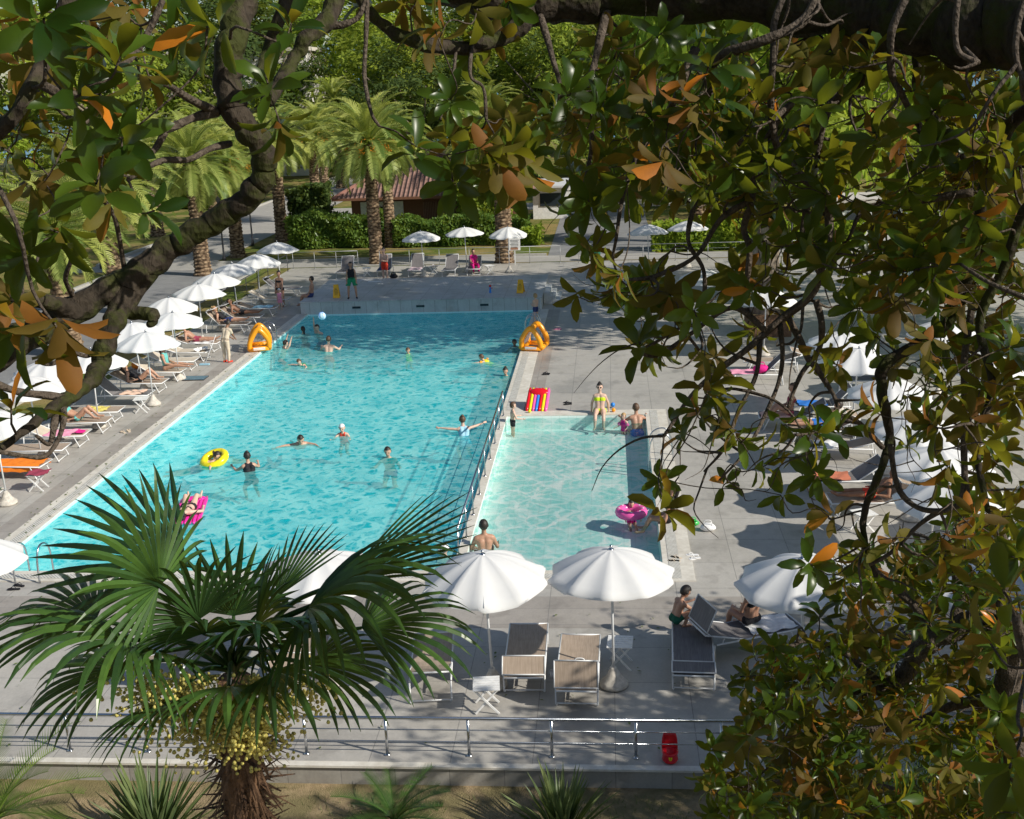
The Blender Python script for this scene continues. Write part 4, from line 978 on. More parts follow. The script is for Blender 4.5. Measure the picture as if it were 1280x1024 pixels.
# bare hanging twigs under the right-hand branches
for _ in range(460):
    q, x = T.nodes[r1.randrange(len(T.nodes))]
    if x > .03 or x < .003 or (q - CAM).dot(RT) < .4: continue
    p = [q]; d = (rvec(r1) + V((-.3, 0, -.5))).normalized(); ln = r1.uniform(.12, .5)
    for k in range(4): d = (d + rvec(r1) * .6).normalized(); p.append(p[-1] + d * ln / 4)
    tw.tube(bez(p, 3), [min(x, .009) * (1 - .8 * i / 12) for i in range(13)], 5, False)
wbuild(leafL, 'foliage', M['magnolia'], mg, True, 'large olive and rust backed leaves at the upper left')
wbuild(leafR, 'foliage', M['magnolia'], mg, True, 'dense glossy leaves hanging on the right')
wbuild(tw, 'twigs', M['twig'], mg)['kind'] = 'stuff'
# unseen leaf clumps added right of the viewer to shade the near branches
g = MB(); rc = random.Random(77); cc0 = V((7.9, 2.4, 11.4))
for c in range(58):
    d = rvec(rc); c0 = cc0 + V((d.x * 2.2, d.y * 4.0, d.z * 3.9)) * rc.random() ** .45; T.nodes.append((c0, .01)); tb = rc.uniform(.1, .7)
    for i in range(62):
        p = c0 + rvec(rc) * .62 * rc.random() ** .5; g.tint = max(0, min(.84, tb + rc.uniform(-.2, .2))); a = rvec(rc); b = a.cross(rvec(rc)).normalized(); s = rc.uniform(.08, .13)
        i0 = [g.vert(x) for x in (p - a * s, p + b * s * .45, p + a * s, p - b * s * .45)]; g.face(*i0)
wbuild(g, 'foliage', M['magnolia'], mg, True, 'unseen leaves added right of the view to block sun')
g = MB()  # unseen leaf cover added above, keeping sky light off the left branches
for c in range(210):
    c0 = V((rc.uniform(-6.5, 1.0), rc.uniform(-1.5, 8.5), rc.uniform(11.6, 14.5))); tb = rc.uniform(.1, .7)
    if c0.z - 9.5 < .22 * max(0, c0.y) + 1.2: c0.z += 1.4
    for i in range(46):
        p = c0 + rvec(rc) * .75 * rc.random() ** .5; g.tint = max(0, min(.84, tb + rc.uniform(-.2, .2))); a = rvec(rc); a.z *= .4; b = a.cross(rvec(rc)).normalized(); s = rc.uniform(.09, .15)
        i0 = [g.vert(x) for x in (p - a * s, p + b * s * .5, p + a * s, p - b * s * .5)]; g.face(*i0)
wbuild(g, 'foliage', M['magnolia'], mg, True, 'unseen leaves added overhead to darken the left branches')
for k in range(4):
    g = MB(); g.tube(bez([(2.7, -.2, 8.4), (4.6, .6 + k * .3, 9.4 + k * .5), (6.6, 1.2 + k * .9, 10 + k * .9), (8.4, 1.4 + 1.3 * k, 10 + 1.2 * k)], 6), [.12 - .006 * i for i in range(19)], 9); wbuild(g, 'limb', M['barkmoss'], mg)
# main stem stands beside the viewer's terrace
st = MB(); st.tube(bez([(2.4, -1.2, 1.6), (2.5, -.9, 5), (2.7, -.2, 8.4), far(1500, 60, 3.6)], 8), [.36 - .01 * i for i in range(25)], 14)
wbuild(st, 'trunk', M['barkmoss'], mg)
st = MB(); st.tube(bez([(2.45, -1.1, 4.6), (-.6, -.5, 6.9), (-2.0, 1.0, 8.0), far(-80, 490, 3.9)], 8), [.16 - .003 * i for i in range(25)], 12)
wbuild(st, 'limb', M['barkmoss'], mg)

# second magnolia growing up from the garden at lower right
m2 = thing('magnolia_tree', (4.4, 6.6, 1.0), 'leafy magnolia crown filling the lower right corner', 'tree')
T2 = Tree()
lb2 = [[(1500, 1500, 8.0, 40), (1330, 1200, 7.8, 30), (1275, 1000, 7.4, 18), (1262, 880, 7.2, 15), (1258, 830, 7.0, 13), (1235, 770, 6.9, 12), (1190, 790, 7.0, 12), (1150, 812, 7.1, 12), (1130, 845, 7.2, 10), (1105, 858, 7.2, 8), (1060, 862, 7.2, 5), (1010, 850, 7.2, 4)],
       [(1150, 812, 7.1, 9), (1160, 780, 7.1, 6), (1130, 745, 7.1, 5), (1100, 720, 7.1, 4)], [(1190, 790, 7.0, 8), (1200, 745, 7.0, 6), (1190, 710, 6.9, 4), (1180, 690, 6.9, 3)], [(1262, 880, 7.2, 12), (1200, 880, 7.2, 6), (1140, 905, 7.3, 5), (1070, 915, 7.4, 4), (1000, 930, 7.4, 3)],
       [(1330, 1200, 7.8, 20), (1230, 1080, 7.8, 12), (1150, 1010, 7.8, 8), (1080, 980, 7.8, 6), (1000, 975, 7.8, 4), (930, 985, 7.8, 3)], [(1230, 1080, 7.8, 8), (1120, 1060, 7.9, 6), (1020, 1050, 8.0, 4), (940, 1040, 8.0, 3)], [(1105, 858, 7.2, 5), (1060, 820, 7.2, 4), (1010, 800, 7.2, 3), (970, 820, 7.2, 3)],
       [(1262, 830, 7.0, 10), (1300, 760, 6.6, 8), (1330, 700, 6.4, 8)], [(1258, 830, 7.0, 7), (1250, 760, 6.8, 5), (1262, 700, 6.7, 4), (1240, 640, 6.6, 3)]]
for l in lb2:
    mx = max(a[3] for a in l); wbuild(T2.limb(l), 'limb' if mx > 11 else 'branch', M['twig'], m2)
UL2 = ["0000000001011122", "0000000011121222", "0000000122122222", "0000112222112222", "0000133333222222", "0001333333222122", "0002333333222122", "0012333332222222", "0022333322222222", "0022333322222232", "0022333322232233", "0002333333333333", "0000222333333333"]
leaf2, tw2 = MB(), MB(); r2 = random.Random(5)
def ok2(px, py): return not (px < 1010 and py < 770 ) and not (abs(px - 1000) < 60 and py < 745)
sp = spots_from(UL2, 610, 860, 27, lambda x, y, r: r.uniform(6.4, 8.6), .0, r2)
UL2 = [  # 40 px cells, x from 840, y from 640
 "00000000122", "00000112222", "00000222232", "00001222233", "00133222223", "00233332223", "00333332233", "01333322233", "02333322233", "02333333333", "01233333333", "00122222222"]
sp = spots_from(UL2, 640, 840, 40, lambda x, y, r: r.uniform(6.2, 8.6), 1.9, r2)
grow(T2, sp, leaf2, tw2, .15, r2, 1.3)
sp = [(far(1255, 740, 3.0), V((-.2, 0, .6))), (far(1262, 960, 2.9), V((-.3, 0, .3))), (far(1235, 800, 3.4), V((-.5, 0, .2))), (far(1290, 1010, 3.2), V((-.3, 0, .8)))]
wbuild(leaf2, 'foliage', M['magnolia'], m2); wbuild(tw2, 'twigs', M['twig'], m2)['kind'] = 'stuff'
T3 = Tree(); wbuild(T3.limb([(1420, 1000, 3.2, 12), (1330, 900, 3.2, 9), (1285, 830, 3.1, 8), (1270, 770, 3.0, 6)]), 'branch', M['twig'], mg)
lf, t3 = MB(), MB(); grow(T3, sp, lf, t3, .17, r2, .5, n=6); wbuild(lf, 'foliage', M['magnolia'], mg, True, 'big close leaves at the lower right edge'); wbuild(t3, 'twigs', M['twig'], mg)['kind'] = 'stuff'

# ================================================================== FAN PALM in the foreground
def fan_frond(C, H, rad, nrm, spread, nseg, droop, seed, tb=.4, fold=.22, start=None):
    "petiole from crown centre C to hastula H, blade of folded segments"
    r = random.Random(seed); C = V(C); H = V(H); ax = (H - C).normalized(); nrm = V(nrm); nrm = (nrm - ax * nrm.dot(ax)).normalized(); side = ax.cross(nrm)
    g = MB(); g.tint = .35
    mid = C.lerp(H, .5) + nrm * .06; g.tube(bez([C, mid, H], 5), [.016, .015, .014, .013, .012, .012, .011, .011, .011, .01, .009], 6)
    n = max(12, int(nseg * .74)); pts_join = .46
    for k in range(n):
        a = R(spread) * (k / (n - 1) - .5) * 2 / 2
        d0 = (ax * math.cos(a) + side * math.sin(a)); L = rad * (1 - .22 * abs(a / R(spread / 2)) ** 2) * r.uniform(.93, 1.05)
        da = R(spread) / (n - 1); dd = droop * r.uniform(.7, 1.35)
        m = 8; cl, cr, cm = [], [], []
        g.tint = max(0, min(.84, tb + .25 * math.sin(k * 2.3) + r.uniform(-.1, .1)))
        p = V(H); dcur = V(d0); cup = .12 * (abs(a) / R(spread / 2))
        s0 = nrm.cross(dcur).normalized()
        for j in range(m + 1):
            q = j / m; dist = q * L
            if j: dcur = (dcur - V((0, 0, 1)) * dd * (q ** 2) * .30 - nrm * .02 + nrm * cup * .10 * (1 - q)).normalized(); p = p + dcur * L / m
            if q < pts_join: w = math.tan(da / 2) * dist * (1.02 - .16 * (q / pts_join) ** 4)
            else: w = math.tan(da / 2) * L * pts_join * .86 * (1 - ((q - pts_join) / (1 - pts_join)) ** 3.0)
            s_ = nrm.cross(dcur).normalized(); w = max(w, .0008)
            cl.append(g.vert(p - s_ * w)); cr.append(g.vert(p + s_ * w)); cm.append(g.vert(p + nrm * w * fold * 2.8 * (1 if q > .05 else 0)))
        for j in range(m): g.face(cl[j], cl[j + 1], cm[j + 1], cm[j]); g.face(cm[j], cm[j + 1], cr[j + 1], cr[j])
    return g
fp = thing('fan_palm', tuple(far(300, 1010, 5.6) - V((0, 0, 5.4))), 'dark green fan palm with drooping pleated fronds in the lower left foreground', 'palm tree')
FCc = far(292, 838, 5.3)
def fd(px, py, dist, rad, nrm, spread, droop, seed, tb=.4, n=38, c=None):
    g = fan_frond(c or FCc, far(px, py, dist), rad, nrm, spread, n, droop, seed, tb); wbuild(g, 'frond', M['fan'], fp, False)
up = V((0, 0, 1)); toC = (CAM - FCc).normalized(); rt = RT
fd(232, 706, 5.35, .74, toC + up * .3 + rt * .1, 110, .18, 1, .1, 24, far(360, 752, 5.3))     # big fan sweeping up-left
fd(199, 732, 4.75, .50, toC * 1.0 + up * .5 + rt * .2, 230, .55, 2, .6, 34)
fd(428, 728, 5.2, .72, up * .55 + toC * .55 - rt * .35, 52, .06, 3, .35, 20, far(330, 790, 5.3))
fd(400, 752, 4.9, .72, up * 1.0 + toC * .35, 150, 1.25, 4, .45, 28)
fd(385, 760, 4.8, .62, up * .9 + toC * .5 - rt * .2, 190, 1.0, 19, .5, 30)
fd(160, 800, 4.7, .64, up * .9 + toC * .35, 165, 1.05, 5, .45, 30)
fd(286, 858, 4.75, .40, toC * .8 + up * .7, 150, 1.1, 6, .5, 18)
fd(345, 748, 5.5, .50, toC * .5 - rt * .5 + up * .3, 70, .05, 8, .15, 16)
fd(225, 870, 4.9, .50, toC * .7 + up * .5 - rt * .6, 90, .8, 9, .25, 18)
fd(340, 840, 4.8, .58, up * .9 + toC * .5, 120, 1.0, 10, .5, 22)
fd(120, 775, 5.5, .66, up * .9 + toC * .3, 130, .7, 12, .4, 24)
fd(248, 775, 5.0, .50, up * .8 + toC * .6 - rt * .4, 160, .6, 13, .2, 28)
fd(320, 785, 5.0, .42, up * .6 + toC * .8 + rt * .2, 150, .5, 14, .2, 26)
fd(452, 785, 5.4, .62, up * .95 + toC * .25 + rt * .2, 140, 1.15, 15, .4, 26)
fd(150, 835, 5.4, .58, up * .8 + toC * .3 - rt * .3, 140, 1.1, 16, .3, 24)
fd(390, 830, 5.3, .5, up * .8 + toC * .4 + rt * .4, 130, 1.2, 18, .25, 22)
fd(330, 812, 4.95, .34, up * .6 + toC * .8 + rt * .2, 140, .6, 32, .3, 20)
fd(292, 770, 5.2, .40, up * .3 + toC * .8, 150, .2, 33, .15, 22)
fd(255, 792, 4.75, .40, toC * .7 + up * .8 - rt * .2, 210, .9, 41, .35, 26)
fd(322, 790, 4.75, .42, toC * .7 + up * .8 + rt * .2, 210, .9, 42, .25, 26)
fd(200, 815, 4.8, .42, toC * .6 + up * .8 - rt * .3, 190, 1.0, 44, .45, 24)
r4 = random.Random(8)
g = MB(); base = far(305, 1000, 5.6); bz = base - V((0, 0, 5.6))
g.tube([bz, base - V((0, 0, 1.5)), base, FCc + V((0, 0, -.05))], [.12, .11, .10, .08], 14)
for i in range(900):
    z = r4.uniform(-1.0, .42); a = r4.uniform(0, 6.283); u = V((math.cos(a), math.sin(a), 0)); c = base.lerp(FCc, max(0, z / .55)) if z > 0 else base + V((0, 0, z))
    p = c + u * .09; q = p + u * r4.uniform(.03, .17) - V((0, 0, r4.uniform(-.05, .22))) + rvec(r4) * .03; s = u.cross(up) * r4.uniform(.004, .016); g.tint = r4.random()
    i0 = [g.vert(x) for x in (p - s, p + s, q + s * .3, q - s * .3)]; g.face(*i0)
wbuild(g, 'trunk', M['fibre'], fp, False)
for ci, (px, py, rx, rz, n) in enumerate(((205, 868, .22, .10, 480), (262, 905, .25, .14, 900), (352, 872, .17, .10, 420), (310, 920, .16, .10, 420))):
    g = MB(); c = far(px, py, 4.85)
    for k in range(26):
        e = c + RT * r4.uniform(-rx, rx) + up * r4.uniform(-rz, rz) + FW * r4.uniform(-.1, .1); g.tube(bez([FCc + (c - FCc) * .2, c.lerp(FCc, .3) + rvec(r4) * .04, e], 3), .0028, 3)
    for k in range(n):
        p = c + RT * r4.gauss(0, rx * .55) + up * r4.gauss(0, rz * .6) + FW * r4.uniform(-.1, .1); g.ball(p, r4.uniform(.0065, .0105), 5, 4)
    wbuild(g, 'fruit_cluster', M['fruit'], fp, True)

# ------------------------------------------------------------------ garden plants along the deck
def sword_plant(x, y, n, L, label, wid=.035, seed=0, tb=.4):
    r = random.Random(seed); g = MB(); z0 = garden_z(x, y)
    for i in range(n):
        a = r.uniform(0, 6.283); el = R(r.uniform(38, 86)); u = V((math.cos(a), math.sin(a), 0)); ln = L * r.uniform(.6, 1.1); p = u * r.uniform(0, .1); g.tint = r.uniform(.05, .8) if r.random() > .06 else .9
        rows = []; e = el; s = u.cross(up)
        for j in range(7):
            w = wid * (1 - (j / 6) ** 2.2) * (.75 + .5 * min(1, j / 2)) * r.uniform(.95, 1.05); d = u * math.cos(e) + up * math.sin(e); nn = s.cross(d)
            rows.append((g.vert(p - s * w + nn * w * .5), g.vert(p), g.vert(p + s * w + nn * w * .5))); p = p + d * ln / 6; e -= R(r.uniform(.5, 5))
        for a_, b_ in zip(rows, rows[1:]): g.face(a_[0], a_[1], b_[1], b_[0]); g.face(a_[1], a_[2], b_[2], b_[1])
    o = g.build('sword_plant', M['sword'], None, label=label, cat='plant'); o.location = (x, y, z0); return o
def at_g(px, py, z=-.3): return at(px, py, z)
p = at_g(704, 1050); sword_plant(p.x, p.y, 90, 1.05, 'spiky sword leaved plant at the bottom edge right of centre', .034, 1)
p = at_g(196, 1070); sword_plant(p.x, p.y, 110, 1.35, 'spiky sword leaved plant beneath the fruit clusters of the fan palm', .036, 2)
def feather_palm(x, y, z, n, L, label, seed, m='palmleaf', tb=.4, el0=70, el1=5, name='young_palm', wl=.2):
    r = random.Random(seed); g = MB()
    for i in range(n):
        az = i * 2.39996; el = R(el0 + (el1 - el0) * i / n + r.uniform(-8, 8)); h = V((math.cos(az), math.sin(az), 0)); side = h.cross(up); p = V((0, 0, .1)); e = el; pts = [p]; ds = []; ln = L * r.uniform(.8, 1.1); tt = r.uniform(.05, .8)
        for k in range(8): d = h * math.cos(e) + up * math.sin(e); p = p + d * ln / 8; pts.append(p); ds.append(d); e -= R(7)
        g.tint = tt; g.tube(pts, [.012 * (1 - .09 * k) for k in range(9)], 4, False)
        for k in range(34):
            t = .1 + .89 * k / 34; f = t * 8; a = min(7, int(f)); c = pts[a].lerp(pts[a + 1], f - a); d = ds[a]; nn = side.cross(d); ll = wl * math.sin(math.pi * (.15 + .8 * t)) ** .5
            for s in (-1, 1):
                g.tint = max(0, min(.84, tt + r.uniform(-.12, .12))); tip = c + (side * s * .8 + d * .7 + nn * .35).normalized() * ll; w = d * .009
                i0 = [g.vert(c - w), g.vert(c + w), g.vert(tip)]; g.face(*i0)
    o = g.build(name, M[m], None, label=label, cat='palm tree'); o.location = (x, y, z); return o
p = at_g(494, 1035); feather_palm(p.x, p.y, -.3, 18, .95, 'small feathery palm on the dry soil at the bottom centre', 3, 'fan')
p = at(-10, 1010, .2); feather_palm(p.x, p.y, -.1, 20, 1.5, 'feathery palm at the bottom left corner', 4, 'hedge', wl=.3)
p = at(1080, 1000, .6); feather_palm(p.x, p.y - .4, -.2, 26, 1.9, 'bright feathery palm glimpsed behind the lower right magnolia', 5, 'bright', el0=85, wl=.34)
p = at(1190, 980, .6); feather_palm(p.x, p.y - .2, -.2, 22, 1.7, 'dark feathery palm in the lower right corner behind the magnolia', 6, 'fan', wl=.34)
g = MB(); rg = random.Random(31)
for i in range(7500):
    x = rg.uniform(-9, 8); y = rg.uniform(11, 14.05)
    if math.sin(x * 1.7 + 1) + math.sin(x * .6 + y * 2) + rg.uniform(-1, 1) < .35: continue
    z = garden_z(x, y); h = rg.uniform(.03, .12); a = rg.uniform(0, 6.28); w = .006; u = V((math.cos(a), math.sin(a), 0)); l = rvec(rg) * .05; g.tint = rg.uniform(.1, .95)
    i0 = [g.vert(q) for q in (V((x, y, z)) - u * w, V((x, y, z)) + u * w, V((x + l.x, y + l.y, z + h)))]; g.face(*i0)
g.build('grass', M['sword'], None, kind='stuff', label='sparse short grass on the dry garden soil', cat='grass')
g = MB()
for i in range(420):
    x = rg.choice((rg.uniform(-14.5, -13.2), rg.uniform(-13.6, 1), rg.uniform(-13.7, -12.9))); y = rg.uniform(19, 47) if x < -13 else rg.uniform(14.6, 21)
    a = rg.uniform(0, 6.28); s = rg.uniform(.02, .05); u = V((math.cos(a), math.sin(a), 0)) * s; v = V((-u.y, u.x, 0)) * .5; c = V((x, y, .03)); g.tint = rg.uniform(.2, 1)
    if XL < x < 1.0 and y > 20.7: continue
    i0 = [g.vert(q) for q in (c - u, c + v + V((0, 0, .006)), c + u, c - v)]; g.face(*i0)
g.build('fallen_leaves', M['sword'], None, kind='stuff', label='scattered fallen leaves along the pool rim', cat='leaves')

# ================================================================== BUILDINGS AND SMALL FIXTURES
hb = thing('garden_hut', (-11.0, 77.5, -.06), 'low brown hut with a hipped red tile roof behind the hedge', 'building')
MB().bbox(-5.6, 5.2, -3.4, 3.4, 0, 2.7).build('wall', M['rust'], hb)
def m_roof():
    m, nt = new_mat('roof_tiles'); N = NT(nt); p = N.coords()
    sp = N.n('ShaderNodeSeparateXYZ'); N.l(p, sp.inputs[0])
    w = N.math('SINE', N.math('MULTIPLY', sp.outputs[0], 22)); w2 = N.math('FRACT', N.math('MULTIPLY', sp.outputs[2], 4.5))
    f = N.noise(p, 3, 4, .7)
    c = N.ramp(f, [(.3, (.21, .115, .09)), (.7, (.36, .21, .17))]); c = N.mix(.6, c, N.ramp(w, [(0, (.35,) * 3), (.7, (1.15,) * 3)]), 'MULTIPLY'); c = N.mix(.35, c, N.ramp(w2, [(0, (.4,) * 3), (.3, (1.1,) * 3)]), 'MULTIPLY')
    N.out(N.bsdf(c, .8, 0, N.bump(N.math('ADD', w, N.math('MULTIPLY', w2, -1)), .8, .05))); return m
g = MB(); zb, zt = 2.62, 4.9; a = [(-6.6, -4.4, zb), (6.2, -4.4, zb), (6.2, 4.4, zb), (-6.6, 4.4, zb)]; b = [(-2.4, 0, zt), (2.2, 0, zt)]
i = [g.vert(q) for q in a + b]; g.face(i[0], i[1], i[5], i[4]); g.face(i[1], i[2], i[5]); g.face(i[2], i[3], i[4], i[5]); g.face(i[3], i[0], i[4]); g.face(i[3], i[2], i[1], i[0])
roof = g.build('roof', m_roof(), hb)
g = MB(); 
for s, e in ((a[0], b[0]), (a[1], b[1]), (b[0], b[1])): g.tube([V(s) + V((0, 0, .04)), V(e) + V((0, 0, .04))], .11, 6)
g.build('ridge', mat('ridge_tile', (.30, .14, .11), .8), roof)
g = MB(); g.bbox(-6.62, 6.22, -4.46, -4.40, 2.5, 2.66); g.build('gutter', M['rust'], roof)
for k in range(26): 
    if k == 0: gl = MB()
    gl.bbox(-.9 + k * .11, -.85 + k * .11, -3.5, -3.42, .1, 2.2)
gl.build('lattice', mat('lattice_wood', (.30, .17, .12), .8), hb)
wl = MB(); wl.bbox(-5.0, -2.2, -3.46, -3.402, 0, 2.3); wl = wl.build('door_wall', M['white'], hb); d = MB().bbox(-4.0, -3.1, -3.52, -3.462, .02, 2.0).build('door', M['glassdark'], hb)
MB().bbox(2.6, 4.2, -3.46, -3.402, .6, 1.9).build('window', M['glassdark'], hb)
kb = thing('white_kiosk', (-4.0, 83, -.06), 'white low kiosk with a slanted roof at the right end of the hut', 'building')
MB().bbox(-1.3, 1.3, -1.2, 1.2, 0, 2.2).build('wall', M['white'], kb); MB().box((0, -.3, 2.42), (2.9, 3.2, .14), Matrix.Rotation(.08, 3, 'X')).build('roof', M['alu'], kb)
MB().bbox(-.8, .8, -1.26, -1.202, .9, 1.8).build('window', M['glassdark'], kb)
fb = thing('pale_building', (-42, 134, -.06), 'pale building showing between the branches at the upper left', 'building')
MB().bbox(-9, 9, -4, 4, 0, 13.5).build('wall', mat('plaster_pale', (.72, .69, .66), .9), fb); MB().bbox(-9.4, 9.4, -4.4, 4.4, 13.5, 13.9).build('roof', M['concrete'], fb)
for r_ in range(4):
    for c_ in range(6): MB().bbox(-7.8 + c_ * 2.8, -6.6 + c_ * 2.8, -4.06, -4.002, 1.4 + r_ * 3.1, 2.9 + r_ * 3.1).build('window', M['glassdark'], fb)
rb = thing('white_house', (15.5, 66.5, -.06), 'low white house behind the right deck seen through the leaves', 'building')
MB().bbox(-3.5, 3.5, -1.6, 1.6, 0, 2.4).build('wall', M['white'], rb); MB().bbox(-3.8, 3.8, -1.9, 1.9, 2.4, 2.6).build('roof', M['concrete'], rb)
for c_ in (-2, 0, 2): MB().bbox(c_ - .4, c_ + .4, -1.66, -1.602, .9, 1.9).build('window', M['glassdark'], rb)
w = MB(); w.bbox(-47, -31, 100.4, 100.9, 0, 1.9); w.build('garden_wall', M['stone'], None, label='long grey stone wall behind the left lawn', cat='wall')
fn = thing('iron_fence', (2, 87, 0), 'dark iron fence beyond the far shrubs at right', 'fence')
g = MB(); g.bbox(0, 14, -.02, .02, 1.25, 1.3); g.bbox(0, 14, -.02, .02, .15, .2); g.build('rail', M['darksteel'], fn)
g = MB()
for k in range(80): g.bbox(k * .175, k * .175 + .03, -.015, .015, 0, 1.5)
g.build('pickets', M['darksteel'], fn)
# tree planter
tp = thing('wooden_planter', (5.9, 42.9, 0), 'square dark wooden planter around the big pale trunk', 'planter')
for k, (x, y, w_, l_) in enumerate(((0, -.75, 1.56, .06), (0, .75, 1.56, .06), (-.75, 0, .06, 1.44), (.75, 0, .06, 1.44))): MB().box((x, y, .42), (w_, l_, .84)).build('side_board', M['wood'], tp)
MB().box((0, 0, .70), (1.42, 1.42, .02)).build('earth', M['soil'], tp)
# lamp posts
def lamp(x, y, h, label, globe=True):
    t = thing('street_lamp', (x, y, -.05), label, 'lamp post', 'lamp posts on the paths')
    MB().lathe((0, 0, 0), [(.11, 0), (.11, .25), (.06, .4), (.05, h * .6), (.04, h)], 10).build('post', M['darksteel'], t, True)
    if globe: MB().ball((0, 0, h + .2), .2, 14, 10).build('globe', M['lens'], t, True); MB().lathe((0, 0, h), [(.05, 0), (.12, .04), (.12, .07)], 10).build('collar', M['darksteel'], t)
    else: MB().lathe((0, 0, h), [(.04, 0), (.16, .28), (.18, .30), (.02, .45)], 10).build('lamp_head', M['darksteel'], t)
lamp(-22.6, 71.6, 2.6, 'lamp post with a white globe beside the path, behind the leaning magnolia trunk')
lamp(-22.3, 65.0, 3.3, 'dark lamp post on the path just left of a palm trunk', False)
lamp(-29.0, 63.4, 1.7, 'short dark post at the edge of the lawn on the left', False)
lamp(9.8, 62.8, 2.9, 'lamp post at the right behind the deck railing')
# poster on the palm
ps = thing('poster_board', (-5.0, 60.95, 0), 'white notice board with red and black lines, standing before the thick palm', 'sign')
MB().box((0, 0, 1.22), (.60, .03, .92)).build('board', M['white'], ps); MB().box((0, .02, .5), (.05, .03, 1.0)).build('post', M['alu'], ps)
g = MB(); 
for k in range(3): g.box((0, -.019, 1.58 - k * .07), (.42 - .06 * k, .004, .035))
g.build('heading', M['v_red'], ps)
g = MB()
for k in range(6): g.box((-.02 * (k % 2), -.019, 1.30 - k * .075), (.46 - .05 * (k % 3), .004, .022))
g.build('text_lines', M['v_black'], ps)
MB().box((-.02, -.019, .85), (.4, .004, .11)).build('picture', mat('poster_brown', (.4, .2, .12), .6), ps)
tb_ = thing('litter_bin', (-.7, 61.9, 0), 'dark green litter bin behind the railing at the back of the deck', 'bin')
MB().lathe((0, 0, 0), [(.2, 0), (.24, .05), (.26, .75)], 14).build('body', M['c_darkgreen'], tb_, True); MB().lathe((0, 0, .75), [(.28, 0), (.28, .05), (.16, .14)], 14).build('lid', M['darksteel'], tb_)

# wet floor signs
def wet(px, py, label, rz):
    p = at(px, py, .56); t = thing('floor_sign', tuple(p + V((0, 0, .006))), label, 'sign', None, R(rz))
    for s in (-1, 1):
        pn = MB(); pn.box((0, s * .10, .29), (.30, .016, .60), Matrix.Rotation(s * .33, 3, 'X'), .72); pn = pn.build('panel', M['v_yellow_sign'], t)
        g = MB(); mt = Matrix.Rotation(s * .33, 3, 'X')
        o = lambda x, z: V((0, s * .10, .29)) + mt @ V((x, s * .0115, z))
        tri = [o(-.075, .0), o(.075, .0), o(0, .13)]
        for a_, b_ in zip(tri, tri[1:] + tri[:1]): g.tube([a_, b_], .006, 4)
        g.tube([o(0, .035), o(0, .085)], .006, 4)
        for k in range(3): g.tube([o(-.08 + .01 * k, -.06 - k * .05), o(.08 - .01 * k, -.06 - k * .05)], .008, 4)
        g.build('warning_mark', M['v_black'], pn)
    return t
M['v_yellow_sign'] = vinyl('sign', (.95, .50, .01))
wet(421, 372, 'yellow folding wet floor sign left of the lifeguard on the platform', 8); wet(651, 366, 'yellow folding wet floor sign at the right end of the platform', -8)

# inflatable goals
def goal(x, y, rz, label):
    t = thing('inflatable_goal', (x, y, .03), label, 'inflatable', 'orange inflatable pool goals', R(rz))
    g = MB(); w, d, h, q = .52, .42, .92, .11
    for s in (-w, w): g.tube(bez([(s, -d, .12), (s, -d + .05, .45), (s, -.08, h), (s, .12, h), (s, d - .02, .5), (s, d, .12)], 4) + [], q, 10); g.tube([(s, -d, .12), (s, d, .12)], q * .95, 10)
    g.tube([(-w, 0.02, h), (w, 0.02, h)], q, 10); g.tube([(-w, d, .12), (w, d, .12)], q, 10); g.tube([(-w, -d, .12), (w, -d, .12)], q * .9, 10)
    g.build('tube_frame', M['v_orange'], t, True)
    n = MB()
    for k in range(11):
        xx = -w + .1 + k * (2 * w - .2) / 10; n.tube([(xx, d - .02, .2), (xx, .12, h - .02)], .007, 4)
    for k in range(8): f = k / 7; n.tube([(-w, d - .02 + (.14 - d) * f, .22 + (h - .26) * f), (w, d - .02 + (.14 - d) * f, .22 + (h - .26) * f)], .007, 4)
    n.build('net', M['v_white'], t)
    for s in (-1, 1): MB().box((s * (w + .095), 0, .14), (.012, .5, .11)).build('panel_mark', M['v_white'], t)
    t.scale = (.86, .86, .86); return t
goal(-13.25, 41.6, -75, 'orange inflatable goal on the left rim by the ladder'); goal(-2.75, 40.9, 78, 'orange inflatable goal on the right rim beside the boy')
def ring(loc, rr, q, m, label, rx=0, ry=0, spots=None, inner=None):
    t = thing('swim_ring', loc, label, 'swim ring'); t.rotation_euler = (rx, ry, 0)
    g = MB(); g.tube([(rr * math.cos(a / 24 * 6.2832), rr * math.sin(a / 24 * 6.2832), 0) for a in range(24)], q, 12, closed=True); b = g.build('tube', m, t, True)
    g = MB()
    for k in range(8): a = k * .785; g.ball((rr * math.cos(a), rr * math.sin(a), q * .93), q * .3, 8, 4, (1, 1, .3))
    g.build('printed_spot', spots or m, b, True); MB().tube([(rr + q * .9, 0, .02), (rr + q * 1.2, 0, .05)], .012, 6).build('valve', M['v_white'], b)
    return t
p = at(268, 574, .02); ring(tuple(p), .30, .105, M['v_yellow'], 'yellow swim ring between a child and a swimmer', .35, -.2, mat('vinyl_dull', (.7, .5, .02), .3))
p = at(789, 640, .02); ring(tuple(p), .27, .10, M['v_pink'], 'pink swim ring with pale print around a child in the paddling pool', 0, 0, M['v_white'])
